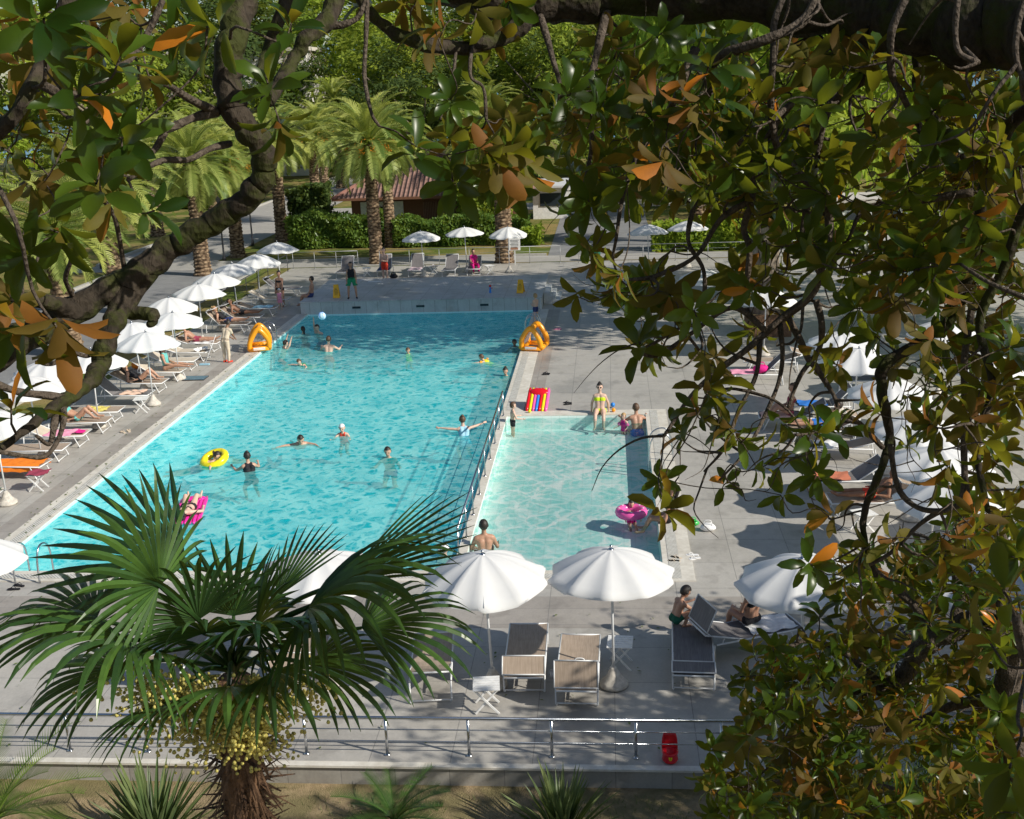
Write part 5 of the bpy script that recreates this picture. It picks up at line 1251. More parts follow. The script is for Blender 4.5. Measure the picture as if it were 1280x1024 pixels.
# lilo mattresses
def lilo(loc, rz, m, label, L=1.8, W=.66, n=7, tilt=0, m2=None, name='air_mattress'):
    t = thing(name, loc, label, 'air mattress', None, rz); t.rotation_euler = (tilt, 0, rz)
    for k in range(n): x = -W / 2 + (k + .5) * W / n; MB().tube(bez([(x, -L / 2, .05), (x, 0, .05), (x, L / 2, .05)], 4), [.03] + [W / n * .58] * 7 + [.03], 8).build('air_tube', (m2 or [m])[k % len(m2 or [m])], t, True)
    MB().ball((0, L / 2 - .18, .08), .2, 12, 8, (W * 2.3, .75, .35)).build('pillow', m, t, True); return t
p = at(238, 640, -.05); lilo((p.x, p.y, -.06), R(12), M['v_hot'], 'hot pink air mattress carrying a sunbathing woman in the pool', 1.75)
p = at(672, 514, 0); lilo((p.x, p.y + .35, .22), R(-6), M['v_red'], 'multicoloured air mattress on the deck at the paddling pool corner', .95, .66, 7, .55, [M['v_red'], M['v_yellow'], M['v_pink'], M['v_blue'], M['v_red'], M['v_yellow'], M['v_pink']])
# beach ball
p = far(402.5, 395, 37.9); bt = thing('water_ball', tuple(p), 'pale blue and white ball held up by a swimmer', 'ball'); MB().ball((0, 0, 0), .13, 16, 12).build('ball_body', mat('vinyl_pale', (.55, .75, .9), .3), bt, True)
g = MB()
for k in range(3): a = k * 1.047; g.tube([(.131 * math.cos(t * .2618) * math.cos(a), .131 * math.cos(t * .2618) * math.sin(a), .131 * math.sin(t * .2618)) for t in range(24)], .006, 4, closed=True)
g.build('seam', M['v_blue'], bt)
# small toys and sandals
def flip(px, py, m, label, rz=0, z=.0):
    p = at(px, py, z); t = thing('flip_flops', (p.x, p.y, z + .004), label, 'sandals', None, R(rz))
    for s, a in ((-.09, .25), (.09, -.15)):
        mt = Matrix.Rotation(a, 3, 'Z'); g = MB()
        sole = [(.0, -.13), (.035, -.11), (.033, -.02), (.048, .06), (.035, .12), (0, .135), (-.035, .12), (-.045, .05), (-.03, -.03), (-.035, -.11)]
        lo = [g.vert(mt @ V((s + x, y, 0))) for x, y in sole]; hi = [g.vert(mt @ V((s + x, y, .022))) for x, y in sole]
        g.face(*hi); 
        for k in range(10): g.face(lo[k], lo[(k + 1) % 10], hi[(k + 1) % 10], hi[k])
        so = g.build('sole', m, t); g = MB(); g.tube([mt @ V((s, .09, .025)), mt @ V((s + .04, .02, .06)), mt @ V((s + .045, -.02, .02))], .007, 5); g.tube([mt @ V((s, .09, .025)), mt @ V((s - .04, .02, .06)), mt @ V((s - .042, -.02, .02))], .007, 5); g.build('strap', m, so)
for px, py, m, l, rz in ((682, 468, M['c_black'], 'dark flip flops on the right deck between the goal and the coloured mattress', 80), (697, 412, M['c_pink'], 'pale pink sandals on the deck near the boy', 60), (157, 540, M['c_beige'], 'beige sandals on the left deck near the pool rim', 40), (215, 465, M['c_pink'], 'pink sandals by the second parasol base on the left', 70),
                         (843, 700, M['c_beige'], 'tan sandals on the rim corner of the paddling pool', 70), (866, 697, M['c_white'], 'pale sandals on the deck right of the paddling pool corner', 100), (709, 505, M['c_black'], 'dark flip flops left of the woman in yellow', 90), (50, 580, M['c_maroon'], 'reddish sandals beside the orange towel', 30),
                         (683, 843, M['c_white'], 'white sneakers between the two taupe loungers', 10), (20, 735, M['c_black'], 'black sandals at the left edge near the ladder', 80), (935, 845, M['c_black'], 'dark sandals under the turned lounger', 20)): flip(px, py, m, l, rz)
# red child seat with a shield mark
p = at(838, 955, .01)
ch = thing('child_potty_seat', (p.x, p.y + .1, .012), 'red plastic child seat with a shield badge beside the steel railing', 'child seat'); ch.scale = (.78,) * 3
g = MB(); g.lathe((0, 0, 0), [(.13, 0), (.15, .03), (.135, .12), (.15, .17), (.155, .19), (.10, .19), (.085, .10), (.02, .09)], 24); g.v = [(a, b * 1.15, c) for a, b, c in g.v]; sb_ = g.build('seat', M['v_red'], ch, True)
g = MB(); rows = []
for j in range(7):
    z = .15 + j * .05; w = .155 * (1 - .25 * (j / 6) ** 3); rows.append([g.vert((w * math.sin(a), .10 + .06 * math.cos(a) + .012 * j, z)) for a in [(-1.3 + 2.6 * k / 10) for k in range(11)]] + [g.vert((w * .9 * math.sin(a), .075 + .06 * math.cos(a) + .012 * j, z)) for a in [(1.3 - 2.6 * k / 10) for k in range(11)]])
for a_, b_ in zip(rows, rows[1:]):
    for k in range(22): g.face(a_[k], a_[(k + 1) % 22], b_[(k + 1) % 22], b_[k])
g.face(*rows[-1]); g.build('backrest', M['v_red'], ch, True)
g = MB(); sh = [(-.03, .04), (.03, .04), (.032, .0), (.018, -.03), (0, -.045), (-.018, -.03), (-.032, 0)]
i = [g.vert((x, -.163, .115 + z)) for x, z in sh]; g.face(*i); bd = g.build('badge', M['v_yellow'], ch)
g = MB(); 
for a_, b_ in (((0, .02), (.008, -.01)), ((.008, -.01), (-.006, -.03)), ((0, .02), (-.012, .005)), ((.002, .005), (.014, .012))): g.tube([(a_[0], -.166, .115 + a_[1]), (b_[0], -.166, .115 + b_[1])], .003, 4)
g.build('horse_mark', M['v_black'], bd)
g = MB(); g.box((-.02, -.1645, .162), (.018, .002, .008)); g.build('stripe', M['v_green'], bd)
# bag on lounger, water toys, bucket, bottles
def ball_toy(px, py, z, m, r_, label, name='toy_ball', sc3=(1, 1, 1), cat='toy'):
    p = at(px, py, z); g = MB(); g.ball((0, 0, r_ * sc3[2]), r_, 12, 8, sc3); o = g.build(name, m, None, True, label=label, cat=cat); o.location = (p.x, p.y, z + .003)
ball_toy(662, 516, .02, M['v_yellow'], .05, 'tiny yellow toy on the paddling pool rim'); ball_toy(767, 515, .02, M['v_orange'], .06, 'small orange toy right of the woman in yellow'); ball_toy(766, 509, .02, M['v_blue'], .07, 'small blue toy right of the woman in yellow')
ball_toy(652, 437, .02, M['v_yellow'], .11, 'small yellow ball beneath the right inflatable goal', sc3=(1, 1, .8))
p = at(845, 637, 0); 
def bag(x, y, z, m, label, s=.2, name='bag'):
    t = thing(name, (x, y, z), label, 'bag'); g = MB(); rr = random.Random(3); g.ball((0, 0, s * .55), s, 14, 10, (1.15, .75, .6)); g.v = [(a * (1 + .06 * math.sin(c * 40)), b, max(0, c)) for a, b, c in g.v]; g.build('body', m, t, True)
    for q in (-.06, .06): MB().tube(bez([(-s * .6, q, s * .85), (-s * .4, q, s * 1.4), (s * .4, q, s * 1.4), (s * .6, q, s * .85)], 4), .009, 6).build('handle', m, t, True)
bag(-.55, 16.42, .39, M['c_white'], 'pale bag lying on the lounger under the square shade flap', .15); bag(1.75, 23.6, 0, M['v_green'], 'bright green bag beside the seated person in black', .12); bag(2.05, 23.3, 0, M['c_white'], 'white crumpled bag right of the green bag', .15)
bag(4.7, 35.4, .4, M['c_magenta'], 'pink bag on a lounger near the wooden planter', .22); bag(4.7, 17.1, .42, M['c_black'], 'black bag on the lounger behind the lower right magnolia', .26); bag(-16.9, 38.9, 0, M['c_orange'], 'orange red bag hanging low behind the left loungers', .25)
bag(-10.3, 54.0, .565, M['c_black'], 'small black box like bag at the feet of the man in red shorts', .18)
wg = thing('water_gun', tuple(at(613, 366, .565)), 'small red and blue toy standing on the platform', 'toy'); MB().box((0, 0, .14), (.10, .08, .28), None, .6).build('body', M['v_blue'], wg); MB().ball((0, 0, .30), .055).build('tank', M['v_red'], wg, True); MB().box((.05, 0, .2), (.1, .03, .03)).build('nozzle', M['v_red'], wg)
tg = thing('floor_mat', tuple(at(475, 353, .565)), 'thin pale mat lying on the platform', 'mat'); MB().box((-.3, .2, .008), (.6, .25, .012)).build('sheet', M['c_white'], tg)
bk_ = thing('striped_blanket', (-14.35, 37.3, .005), 'dark striped blanket on the deck at the feet of the cleaner', 'blanket')
MB().box((0, 0, .015), (.95, .55, .028)).build('cloth', M['c_black'], bk_); 
for k in range(4): MB().box((0, -.2 + k * .13, .031), (.95, .03, .004)).build('stripe', M['c_lightblue'], bk_)

# ================================================================== PEOPLE
def capsule(g, a, b, ra, rb, n=10):
    a, b = V(a), V(b); d = (b - a); L = d.length; u = d / L if L > 1e-6 else V((0, 0, 1)); pts, rad = [], []
    for k in (0, 1, 2): t = math.radians(5 + k * 42.5); pts.append(a - u * ra * math.cos(t)); rad.append(ra * math.sin(t))
    for k in (2, 1, 0): t = math.radians(5 + k * 42.5); pts.append(b + u * rb * math.cos(t)); rad.append(rb * math.sin(t))
    g.tube(pts, rad, n)
def nz(v): return V(v).normalized()
POSE = {
 'stand': dict(sp=(0, 0, 1), ua=(.18, 0, -1), fa=(.06, .15, -1), th=(.06, 0, -1), sh=(0, -.04, -1)),
 'sitedge': dict(sp=(0, -.12, 1), ua=(.35, -.35, -1), fa=(.05, -.05, -1), th=(.06, 1, -.05), sh=(.02, .22, -1)),
 'sit': dict(sp=(0, -.1, 1), ua=(.15, .35, -1), fa=(-.25, 1, -.2), th=(.12, 1, .05), sh=(.0, .3, -1)),
 'recline': dict(sp=(0, -.8, .6), ua=(.35, .1, -.7), fa=(-.1, 1, .15), th=(.08, 1, .06), sh=(.02, 1, -.04)),
 'knees': dict(sp=(0, -.85, .42), ua=(.35, .1, -.6), fa=(-.1, 1, .2), th=(.06, .72, .68), sh=(.02, .68, -.7)),
 'flat': dict(sp=(0, -1, .06), ua=(.5, .3, -.1), fa=(-.1, 1, .05), th=(.1, .85, .4), sh=(.03, .85, -.42)),
 'squat': dict(sp=(0, .35, .9), ua=(.2, .75, -.55), fa=(-.2, 1, .15), th=(.22, .8, .5), sh=(.0, -.45, -.9)),
 'water': dict(sp=(0, .38, .92), ua=(.6, .7, -.55), fa=(.15, .95, .25), th=(.12, .75, -.6), sh=(.05, -.8, -.5)),
 'wade': dict(sp=(0, .06, 1), ua=(.35, .3, -.9), fa=(.1, .85, -.1), th=(.06, 0, -1), sh=(0, -.05, -1)),
 'swim': dict(sp=(0, .92, .38), ua=(.8, .75, .0), fa=(.35, .95, -.05), faR=(.9, .1, -.1), uaR=(.95, .1, .05), th=(.12, -1, -.18), sh=(.05, -1, -.05)),
 'hold': dict(sp=(0, 0, 1), ua=(.1, .2, -1), fa=(-.35, .9, .25), th=(.05, 0, -1), sh=(0, -.04, -1)),
 'mop': dict(sp=(0, .38, .92), ua=(-.1, .55, -.85), fa=(-.25, .75, -.6), th=(.05, .05, -1), sh=(0, -.08, -1)),
}
def person(loc, rz, h, pose, label, skin='skin', hair='hair_dark', hs='short', clothes=(('trunks', 'c_navy'),), vox=.018, female=False, child=False, group=None, extra=None, **ov):
    """one continuous body (fused and smoothed), hair and clothing as fitted children; origin under the pelvis on the carrying surface.
    loc z = height of the pelvis centre"""
    P_ = dict(POSE[pose]); P_.update(ov); k = h
    t = thing('person', (loc[0], loc[1], loc[2]), label, 'person', group, R(rz))
    sp = nz(P_['sp']); caps = []; hk = 1.22 if child else 1.0
    def C(lab, a, b, ra, rb): caps.append((lab, V(a), V(b), ra * k, rb * k))
    pel = V((0, 0, 0)); wst = pel + sp * .09 * k; chest = pel + sp * .215 * k; nb = pel + sp * .30 * k
    hu = nz(sp * .55 + V((0, 0, .6))) if pose not in ('flat',) else nz(sp + V((0, 0, .25)))
    if pose == 'swim': hu = nz((0, .45, .9))
    if pose in ('squat', 'mop'): hu = nz((0, .55, .85))
    head = nb + hu * (.085 + .022 * hk) * k; hf = nz(hu.cross(V((-1, 0, 0)))) if hu.cross(V((-1, 0, 0))).length > .1 else V((0, 1, 0))
    if hf.y < 0 and pose not in ('flat',): hf = -hf
    if pose == 'flat' and hf.z < 0: hf = -hf
    if 'turn' in P_: hf = Matrix.Rotation(R(P_['turn']), 3, hu) @ hf
    fr_ = nz(sp.cross(V((-1, 0, 0))))
    if pose in ('flat', 'recline', 'knees') and fr_.z < 0: fr_ = -fr_
    sw, hw = (.095, .052) if not female else (.085, .058)
    if child: sw, hw = .088, .048
    for s in (-1, 1):
        x = V((s, 0, 0)); hip = pel + x * hw * k - sp * .01 * k
        C('pelvis', pel + x * .03 * k, hip, .060, .058 if not female else .062); C('belly', wst + x * .028 * k, pel + x * .035 * k, .050 if female else .056, .058)
        C('chest', chest + x * .04 * k, wst + x * .03 * k, .060, .052); C('shoulder', nb - sp * .035 * k + x * .02 * k, nb - sp * .05 * k + x * sw * k, .042, .040)
        if female: C('chest', chest + x * .045 * k + fr_ * .042 * k + sp * .005 * k, chest + x * .045 * k + fr_ * .046 * k, .032, .030)
        S = nb - sp * .05 * k + x * (sw + .008) * k
        def sd(key):
            v = P_.get(key + ('L' if s < 0 else 'R'), P_[key]); return nz((v[0] * s, v[1], v[2]))
        el = S + sd('ua') * .165 * k; wr = el + sd('fa') * .145 * k; hd = sd('fa')
        C('uarm', S, el, .033 if not female else .028, .024); C('farm', el, wr, .025, .016)
        pm = wr + hd * .045 * k; C('hand', wr + hd * .01 * k, pm, .016, .019)
        pside = nz(hd.cross(fr_)) if hd.cross(fr_).length > .1 else V((1, 0, 0)); pn = nz(hd.cross(pside))
        for fi, (o_, l_) in enumerate(((-.017, .036), (-.006, .042), (.006, .040), (.017, .031))):
            b0 = pm + pside * o_ * k + hd * .008 * k; b1 = b0 + hd * l_ * .5 * k + pside * o_ * .3 * k; C('hand', b0, b1, .0062, .0058); C('hand', b1, b1 + nz(hd + pn * .5) * l_ * .5 * k, .0058, .0048)
        tb = wr + hd * .02 * k + pside * -.016 * k; C('hand', tb, tb + nz(hd * .7 - pside * .8) * .035 * k, .0075, .006)
        kn = hip + sd('th') * .235 * k; an = kn + sd('sh') * .225 * k
        C('thigh', hip, kn, .053 if not female else .056, .034); C('shin', kn, kn + (an - kn) * .35 + fr_ * -.008 * k, .034, .034); C('shin', kn + (an - kn) * .35, an, .033, .021)
        shd = sd('sh'); fd_ = P_.get('foot'); fdir = nz(fd_) if fd_ else (nz((s * .15, 1, -.1)) if shd.z < -.5 else nz(shd * .6 + V((s * .1, 0, 0)) + (fr_ * .8 if pose in ('recline', 'knees', 'flat') else V((0, 0, 0)))))
        C('foot', an - fdir * .012 * k, an + fdir * .085 * k + V((0, 0, -.008 * k if shd.z < -.5 else 0)), .023, .017); C('foot', an + fdir * .08 * k, an + fdir * .105 * k, .020, .013)
    C('neck', nb - sp * .01 * k, head, .032, .030)
    g = MB()
    for lab, a, b, ra, rb in caps: capsule(g, a, b, ra, rb, 6 if lab == 'hand' else 10)
    hr = V((1, 0, 0)) if 'turn' not in P_ else nz(hf.cross(hu)); mt = Matrix((hr, hf, hu)).transposed(); H = .062 * k * hk
    g.ball(head + hu * .012 * k, H, 14, 10, (.84, 1.0, 1.12), mt); g.ball(head + hf * .35 * H - hu * .50 * H, H * .60, 12, 8, (.92, 1.0, .95), mt)
    g.ball(head + hf * H * 1.02 - hu * .12 * H, H * .17, 8, 6, (.75, 1.1, 1.5), mt)
    for s in (-1, 1): g.ball(head + hr * s * H * .86 - hu * .05 * H, H * .24, 8, 6, (.45, .8, 1.2), mt)
    g.ball(head + hf * H * .92 - hu * .55 * H, H * .18, 8, 5, (1.5, .7, .5), mt)
    me = g.mesh('person_body', M[skin]); tmp = bpy.data.objects.new('tmp', me); COL.objects.link(tmp)
    rm = tmp.modifiers.new('r', 'REMESH'); rm.mode = 'VOXEL'; rm.voxel_size = vox * max(.55, h / 1.7); rm.use_smooth_shade = True
    sm = tmp.modifiers.new('s', 'SMOOTH'); sm.factor = .5; sm.iterations = 3
    dg = bpy.context.evaluated_depsgraph_get(); em = bpy.data.meshes.new_from_object(tmp.evaluated_get(dg)); bpy.data.objects.remove(tmp); bpy.data.meshes.remove(me)
    em.materials.clear(); em.materials.append(M[skin]); em.name = 'person_body'
    em.polygons.foreach_set('use_smooth', [True] * len(em.polygons))
    bo = bpy.data.objects.new('body', em); COL.objects.link(bo); bo.parent = t
    # classify vertices
    vs = [v.co.copy() for v in em.vertices]; nr = [v.normal.copy() for v in em.vertices]; caps2 = [c for c in caps if c[0] != 'hand'] + [c for c in caps if c[0] == 'hand'][:1] * 0
    wrp = [(c[1], c[2]) for c in caps if c[0] == 'farm']
    lab = []
    pre = [(c[0], c[1], c[2] - c[1], max(1e-9, (c[2] - c[1]).length_squared), c[3], c[4]) for c in caps2]
    for p in vs:
        best = 9; bl = None; bt_ = 0
        if (p - head).length < H * 1.32 and (p - head).dot(hu) > -H * 1.05: lab.append(('head', 0)); continue
        for l, a, d, l2, ra, rb in pre:
            u = (p - a).dot(d) / l2; u = 0 if u < 0 else 1 if u > 1 else u; dd = (p - a - d * u).length - (ra + (rb - ra) * u)
            if dd < best: best = dd; bl = l; bt_ = u
        lab.append((bl, bt_))
    def region(fn, name, m, off):
        ok = [fn(l, u, p) for (l, u), p in zip(lab, vs)]; mp = {}; V_, F_ = [], []
        for pl_ in em.polygons:
            ids = list(pl_.vertices)
            if all(ok[i] for i in ids):
                for i in ids:
                    if i not in mp: mp[i] = len(V_); V_.append(tuple(vs[i] + nr[i] * off))
                F_.append([mp[i] for i in ids])
        if not F_: return
        m2_ = bpy.data.meshes.new(name); m2_.from_pydata(V_, [], F_); m2_.materials.append(M[m]); m2_.polygons.foreach_set('use_smooth', [True] * len(F_)); o = bpy.data.objects.new(name, m2_); COL.objects.link(o); o.parent = t
    def sz(p): return (p - pel).dot(sp) / k
    def fz(p): return (p - pel).dot(fr_) / k
    CL = {'trunks': lambda l, u, p: l == 'pelvis' or (l == 'thigh' and u < .48) or (l == 'belly' and sz(p) < .06), 'shorts': lambda l, u, p: l == 'pelvis' or (l == 'thigh' and u < .62) or (l == 'belly' and sz(p) < .085),
          'bikini_bottom': lambda l, u, p: (l == 'pelvis' and -.075 < sz(p) < .035) or (l == 'belly' and sz(p) < .035) or (l == 'thigh' and u < .10), 'bikini_top': lambda l, u, p: l == 'chest' and .165 < sz(p) < .235,
          'swimsuit': lambda l, u, p: l in ('pelvis', 'belly', 'chest') or (l == 'shoulder' and abs(p.x) < .06 * k) or (l == 'thigh' and u < .08), 'shirt': lambda l, u, p: l in ('belly', 'chest', 'shoulder') or (l == 'uarm' and u < .6) or (l == 'pelvis' and sz(p) > 0),
          'top': lambda l, u, p: l in ('belly', 'chest') or (l == 'shoulder' and abs(p.x) < .085 * k), 'trousers': lambda l, u, p: l in ('pelvis', 'thigh') or (l == 'shin' and u < 1.1) or (l == 'belly' and sz(p) < .06),
          'dress': lambda l, u, p: l in ('pelvis', 'belly', 'chest', 'shoulder') or (l == 'thigh' and u < .7), 'shoes': lambda l, u, p: l == 'foot', 'armbands': lambda l, u, p: l == 'uarm' and .3 < u < .8}
    for c, m in clothes: region(CL[c], c, m, (.007 if c not in ('armbands',) else .03))
    if hair:
        def hfn(l, u, p):
            if l != 'head': return False
            q = (p - head - hu * .012 * k) / H; a, b = q.dot(hf), q.dot(hu)
            return (b > .42 and a < 1.2) or (a < .10 and b > -.35) or (a < -.25 and b > -.8)
        region(hfn, 'hair', hair, .010 * hk if hs != 'cap' else .012)
        if hs in ('long', 'bun', 'pony'):
            g = MB()
            if hs == 'bun': g.ball(head + hu * H * 1.15 - hf * H * .55, H * .45, 10, 8)
            else: g.tube(bez([head + hu * H * .5 - hf * H * .8, head - hu * H * .3 - hf * H * 1.15, head - hu * H * 1.6 - hf * H * .95, head - hu * H * 2.6 - hf * H * .8], 4), [H * (.62 if hs == 'long' else .3) * (1 - .05 * i) for i in range(13)], 8, True)
            g.build('hair_tail' if hs == 'pony' else 'hair_lock', M[hair], t, True)
    g = MB()
    for s in (-1, 1): g.ball(head + hf * H * .90 + hr * s * H * .34 + hu * .06 * H, H * .115, 6, 5)
    g.build('eyes', M['v_black'], t, True)
    g = MB(); g.ball(head + hf * H * 1.0 - hu * .50 * H, H * .14, 8, 5, (1.7, .6, .4), mt); g.build('mouth', mat('lips', (.42, .14, .12), .5), t, True)
    if extra == 'glasses':
        g = MB()
        for s in (-1, 1): g.ball(head + hf * H * 1.0 + hr * s * H * .38 + hu * .06 * H, H * .27, 8, 6, (1, .3, .8), mt)
        g.build('sunglasses', M['v_black'], t, True)
    if extra == 'hat':
        g = MB(); g.ball(head + hu * H * .45, H * 1.12, 14, 8, (1, 1.05, .8), mt); g.ball(head + hu * H * .3 + hf * .2 * H, H * 1.55, 14, 6, (1, 1, .07), mt); g.build('sun_hat', M['c_white'], t, True)
    return t
WZ = -.07
WSK = []
def wat(px, py, rz, h, pose, label, dz=None, up_=0.0, **k):
    WSK.append(1)
    if 'skin' not in k:
        k['skin'] = ('skin_warm', 'skin_pale')[len(WSK) % 2]
    p = at(px, py, WZ); d = {'water': -.33, 'wade': -.33, 'swim': -.10}[pose] * h if dz is None else dz
    if p.x < XR:   # shoulders at the surface, a few stand a little higher
        s_ = nz(POSE[pose]['sp']); d = -s_.z * .30 * h + (.0 if pose != 'swim' else .02) + up_
    return person((p.x, p.y, WZ + d), rz, h, pose, label, **k)
TR = (('trunks', 'c_navy'),)
def tr(c): return (('trunks', c),)
def bk2(c): return (('bikini_top', c), ('bikini_bottom', c))
wat(350, 436, -60, 1.7, 'water', 'swimmer with raised arms at the foot of the far left ladder', dz=-0.52, clothes=tr('c_red'), ua=(.5, .5, .8), fa=(-.1, .4, 1))
wat(381, 418, 30, 1.6, 'water', 'dark haired swimmer with one arm out, left of the ball player', dz=-0.62, female=True, hs='long', clothes=bk2('c_black'))
wat(402, 416, 150, 1.7, 'water', 'swimmer in the shaded water holding a ball overhead', up_=.08, dz=-0.58, clothes=TR, uaR=(.1, .1, 1), faR=(.0, 0, 1))
wat(410, 440, 0, 1.75, 'water', 'pale broad backed man in red trunks with arms spread on the water', up_=.24, dz=-0.42, skin='skin_pale', hair='hair_brown', clothes=tr('c_red'))
wat(384, 454, 160, 1.5, 'swim', 'swimmer in green below the pale backed man', dz=-0.16, clothes=(('swimsuit', 'c_green'),), hair='hair_brown', female=True)
wat(511, 441, 180, 1.15, 'water', 'small child in a lime swimsuit alone in the middle of the pool', dz=-0.42, child=True, clothes=(('swimsuit', 'c_lime'),), hair='hair_brown')
wat(615, 452, 75, 1.2, 'swim', 'child with orange armbands swimming near the right wall', dz=-0.12, child=True, clothes=(('swimsuit', 'c_yellow'), ('armbands', 'v_orange')), hair='hair_brown')
wat(634, 468, 170, 1.62, 'water', 'woman with dark hair and outstretched arm near the right wall', dz=-0.58, female=True, hs='bun', clothes=bk2('c_black'))
wat(645, 432, 170, 1.6, 'water', 'dark haired swimmer half hidden behind the right inflatable goal', dz=-0.58, clothes=TR, skin='skin_dark')
wat(374, 550, 200, 1.72, 'swim', 'dark haired man swimming towards the viewer with arms spread wide', dz=-0.17, clothes=tr('c_pink'))
wat(430, 543, 180, 1.3, 'water', 'child with a white cap and red swimsuit, arms held out', up_=.10, dz=-0.46, child=True, hair='v_white', hs='cap', clothes=(('swimsuit', 'c_red'),))
wat(487, 569, 180, 1.7, 'water', 'dark haired swimmer alone with only head and shoulders out', dz=-0.62, clothes=TR)
wat(581, 545, 20, 1.62, 'water', 'woman in a pale blue swimsuit with both arms stretched sideways near the divider', up_=.24, dz=-0.44, female=True, hair='hair_brown', hs='bun', clothes=(('swimsuit', 'c_lightblue'),), ua=(1, .3, .1), fa=(.9, .4, .1))
wat(289, 571, 120, 1.25, 'swim', 'child with goggles and white shirt holding the yellow ring', dz=-0.09, child=True, hair='hair_brown', clothes=(('shirt', 'c_white'),), extra='glasses')
wat(247, 579, -80, 1.6, 'swim', 'dark swimmer pushing the yellow ring from behind', dz=-0.20, clothes=TR)
wat(313, 590, 175, 1.62, 'water', 'woman with a dark top knot in a black swimsuit facing away near the yellow ring', dz=-0.38, female=True, hs='bun', clothes=(('swimsuit', 'c_black'),), rz=None) if False else wat(313, 590, 30, 1.62, 'water', 'woman with a dark top knot in a black swimsuit near the yellow ring', up_=.2, dz=-0.38, female=True, hs='bun', clothes=(('swimsuit', 'c_black'),))
p = at(238, 640, -.05); person((p.x + .03, p.y - .15, .13), 8, 1.6, 'flat', 'woman lying with raised knees on the hot pink air mattress', skin='skin_pale', hair='hair_dark', hs='long', female=True, clothes=bk2('c_black'))
wat(557, 694, 160, 1.2, 'wade', 'child with a white sun hat beside the divider', dz=-0.18, child=True, hair='hair_brown', extra='hat', clothes=TR, skin='skin_pale')
wat(606, 686, 10, 1.75, 'wade', 'man sitting in the paddling pool behind the left bright parasol', dz=-0.20, clothes=TR, skin='skin', th=(.2, 1, .1), sh=(.1, 1, -.2))
wat(641, 531, -70, 1.15, 'wade', 'little boy standing in the corner of the paddling pool', dz=.10, child=True, clothes=tr('c_black'), hair='hair_brown')
p = at(750, 513, .02); person((p.x, YS1 + .12, .13), 178, 1.66, 'sitedge', 'woman in a lime bikini and sunglasses sitting on the paddling pool rim', skin='skin_pale', hair='hair_dark', hs='bun', female=True, clothes=bk2('c_lime'), extra='glasses', sh=(.02, .45, -.9), vox=.014)
wat(780, 528, 150, 1.0, 'wade', 'small child with pink armbands at the paddling pool rim', dz=-0.22, child=True, hair='hair_blond', clothes=(('swimsuit', 'c_magenta'), ('armbands', 'v_pink')), skin='skin_pale')
wat(797, 530, 10, 1.75, 'water', 'man with short hair leaning in the far right corner of the paddling pool', dz=-0.26, clothes=tr('c_blue'), hair='hair_brown', skin='skin', th=(.1, 1, -.1), sh=(.1, .8, -.3))
wat(789, 640, 190, 1.0, 'wade', 'small child inside the pink ring', dz=-0.21, child=True, hair='hair_dark', clothes=tr('c_magenta'), th=(.1, .9, -.3), sh=(0, .6, -.5))
p = at(832, 652, .02); person((1.25, p.y, .14), 78, 1.65, 'sitedge', 'woman in a black swimsuit sitting on the right rim of the paddling pool', skin='skin', hair='hair_dark', hs='long', female=True, clothes=(('swimsuit', 'c_black'),), ua=(.2, .3, -1), fa=(-.05, .2, -1), sh=(.02, .5, -.85))
p = at(670, 403, .02); person((p.x, p.y, .02 + .485 * 1.2), 40, 1.2, 'hold', 'blond boy in dark trunks standing at the right pool ladder', skin='skin_pale', hair='hair_blond', child=True, clothes=tr('c_navy'))
# on land
def land(px, py, z, rz, h, pose, label, **k):
    p = at(px, py, z); return person((p.x, p.y, z + .492 * h), rz, h, pose, label, **k)
land(441, 373, .56, 190, 1.64, 'stand', 'lifeguard with long dark hair in black top and green shorts on the platform', female=True, hs='long', clothes=(('top', 'c_black'), ('shorts', 'c_green'), ('shoes', 'c_black')), th=(.16, 0, -1), sh=(.05, -.03, -1))
land(482, 352, .0, 160, 1.76, 'hold', 'bare chested man in red shorts looking at something in his hands', skin='skin_pale', hair='hair_dark', clothes=(('shorts', 'c_red'),))
land(284, 453, .0, -20, 1.62, 'mop', 'cleaner in a beige uniform mopping the deck', skin='skin_dark', hair='hair_dark', hs='bun', clothes=(('shirt', 'c_beige'), ('trousers', 'c_beige'), ('shoes', 'c_red')))
land(352, 383, .0, 170, 1.66, 'stand', 'woman in a black bikini standing behind a toddler', female=True, skin='skin', hs='bun', clothes=bk2('c_black'), uaL=(.1, .4, -1), faL=(0, .5, -1))
land(351, 387, .0, 175, .95, 'stand', 'toddler in a pink suit with a white cap', child=True, hair='v_white', hs='cap', clothes=(('dress', 'c_pink'),), skin='skin_pale')
p = at(386, 372, .56); person((-13.2, p.y + .15, .66), 95, 1.7, 'sitedge', 'man sitting on the left end of the platform', clothes=TR, skin='skin', ua=(.1, .3, -1), fa=(-.2, .6, -.8))
p = at(575, 340, .4); person((-6.9, 58.2, .50), 200, 1.6, 'sit', 'person wrapped in magenta clothing sitting on a far lounger', hair='hair_dark', hs='long', female=True, clothes=(('shirt', 'c_magenta'), ('trousers', 'c_magenta')))
# near pair
person((1.05, 18.15, .48), -62, 1.22, 'squat', 'boy in green trunks squatting on the end of a shaded lounger', skin='skin', hair='hair_dark', child=True, clothes=tr('c_darkgreen'), vox=.013)
person((2.35, 18.15, .50), 35, 1.58, 'sit', 'woman seated behind the raised shade panel of the turned lounger', skin='skin', hair='hair_brown', hs='bun', female=True, clothes=bk2('c_black'), vox=.014)
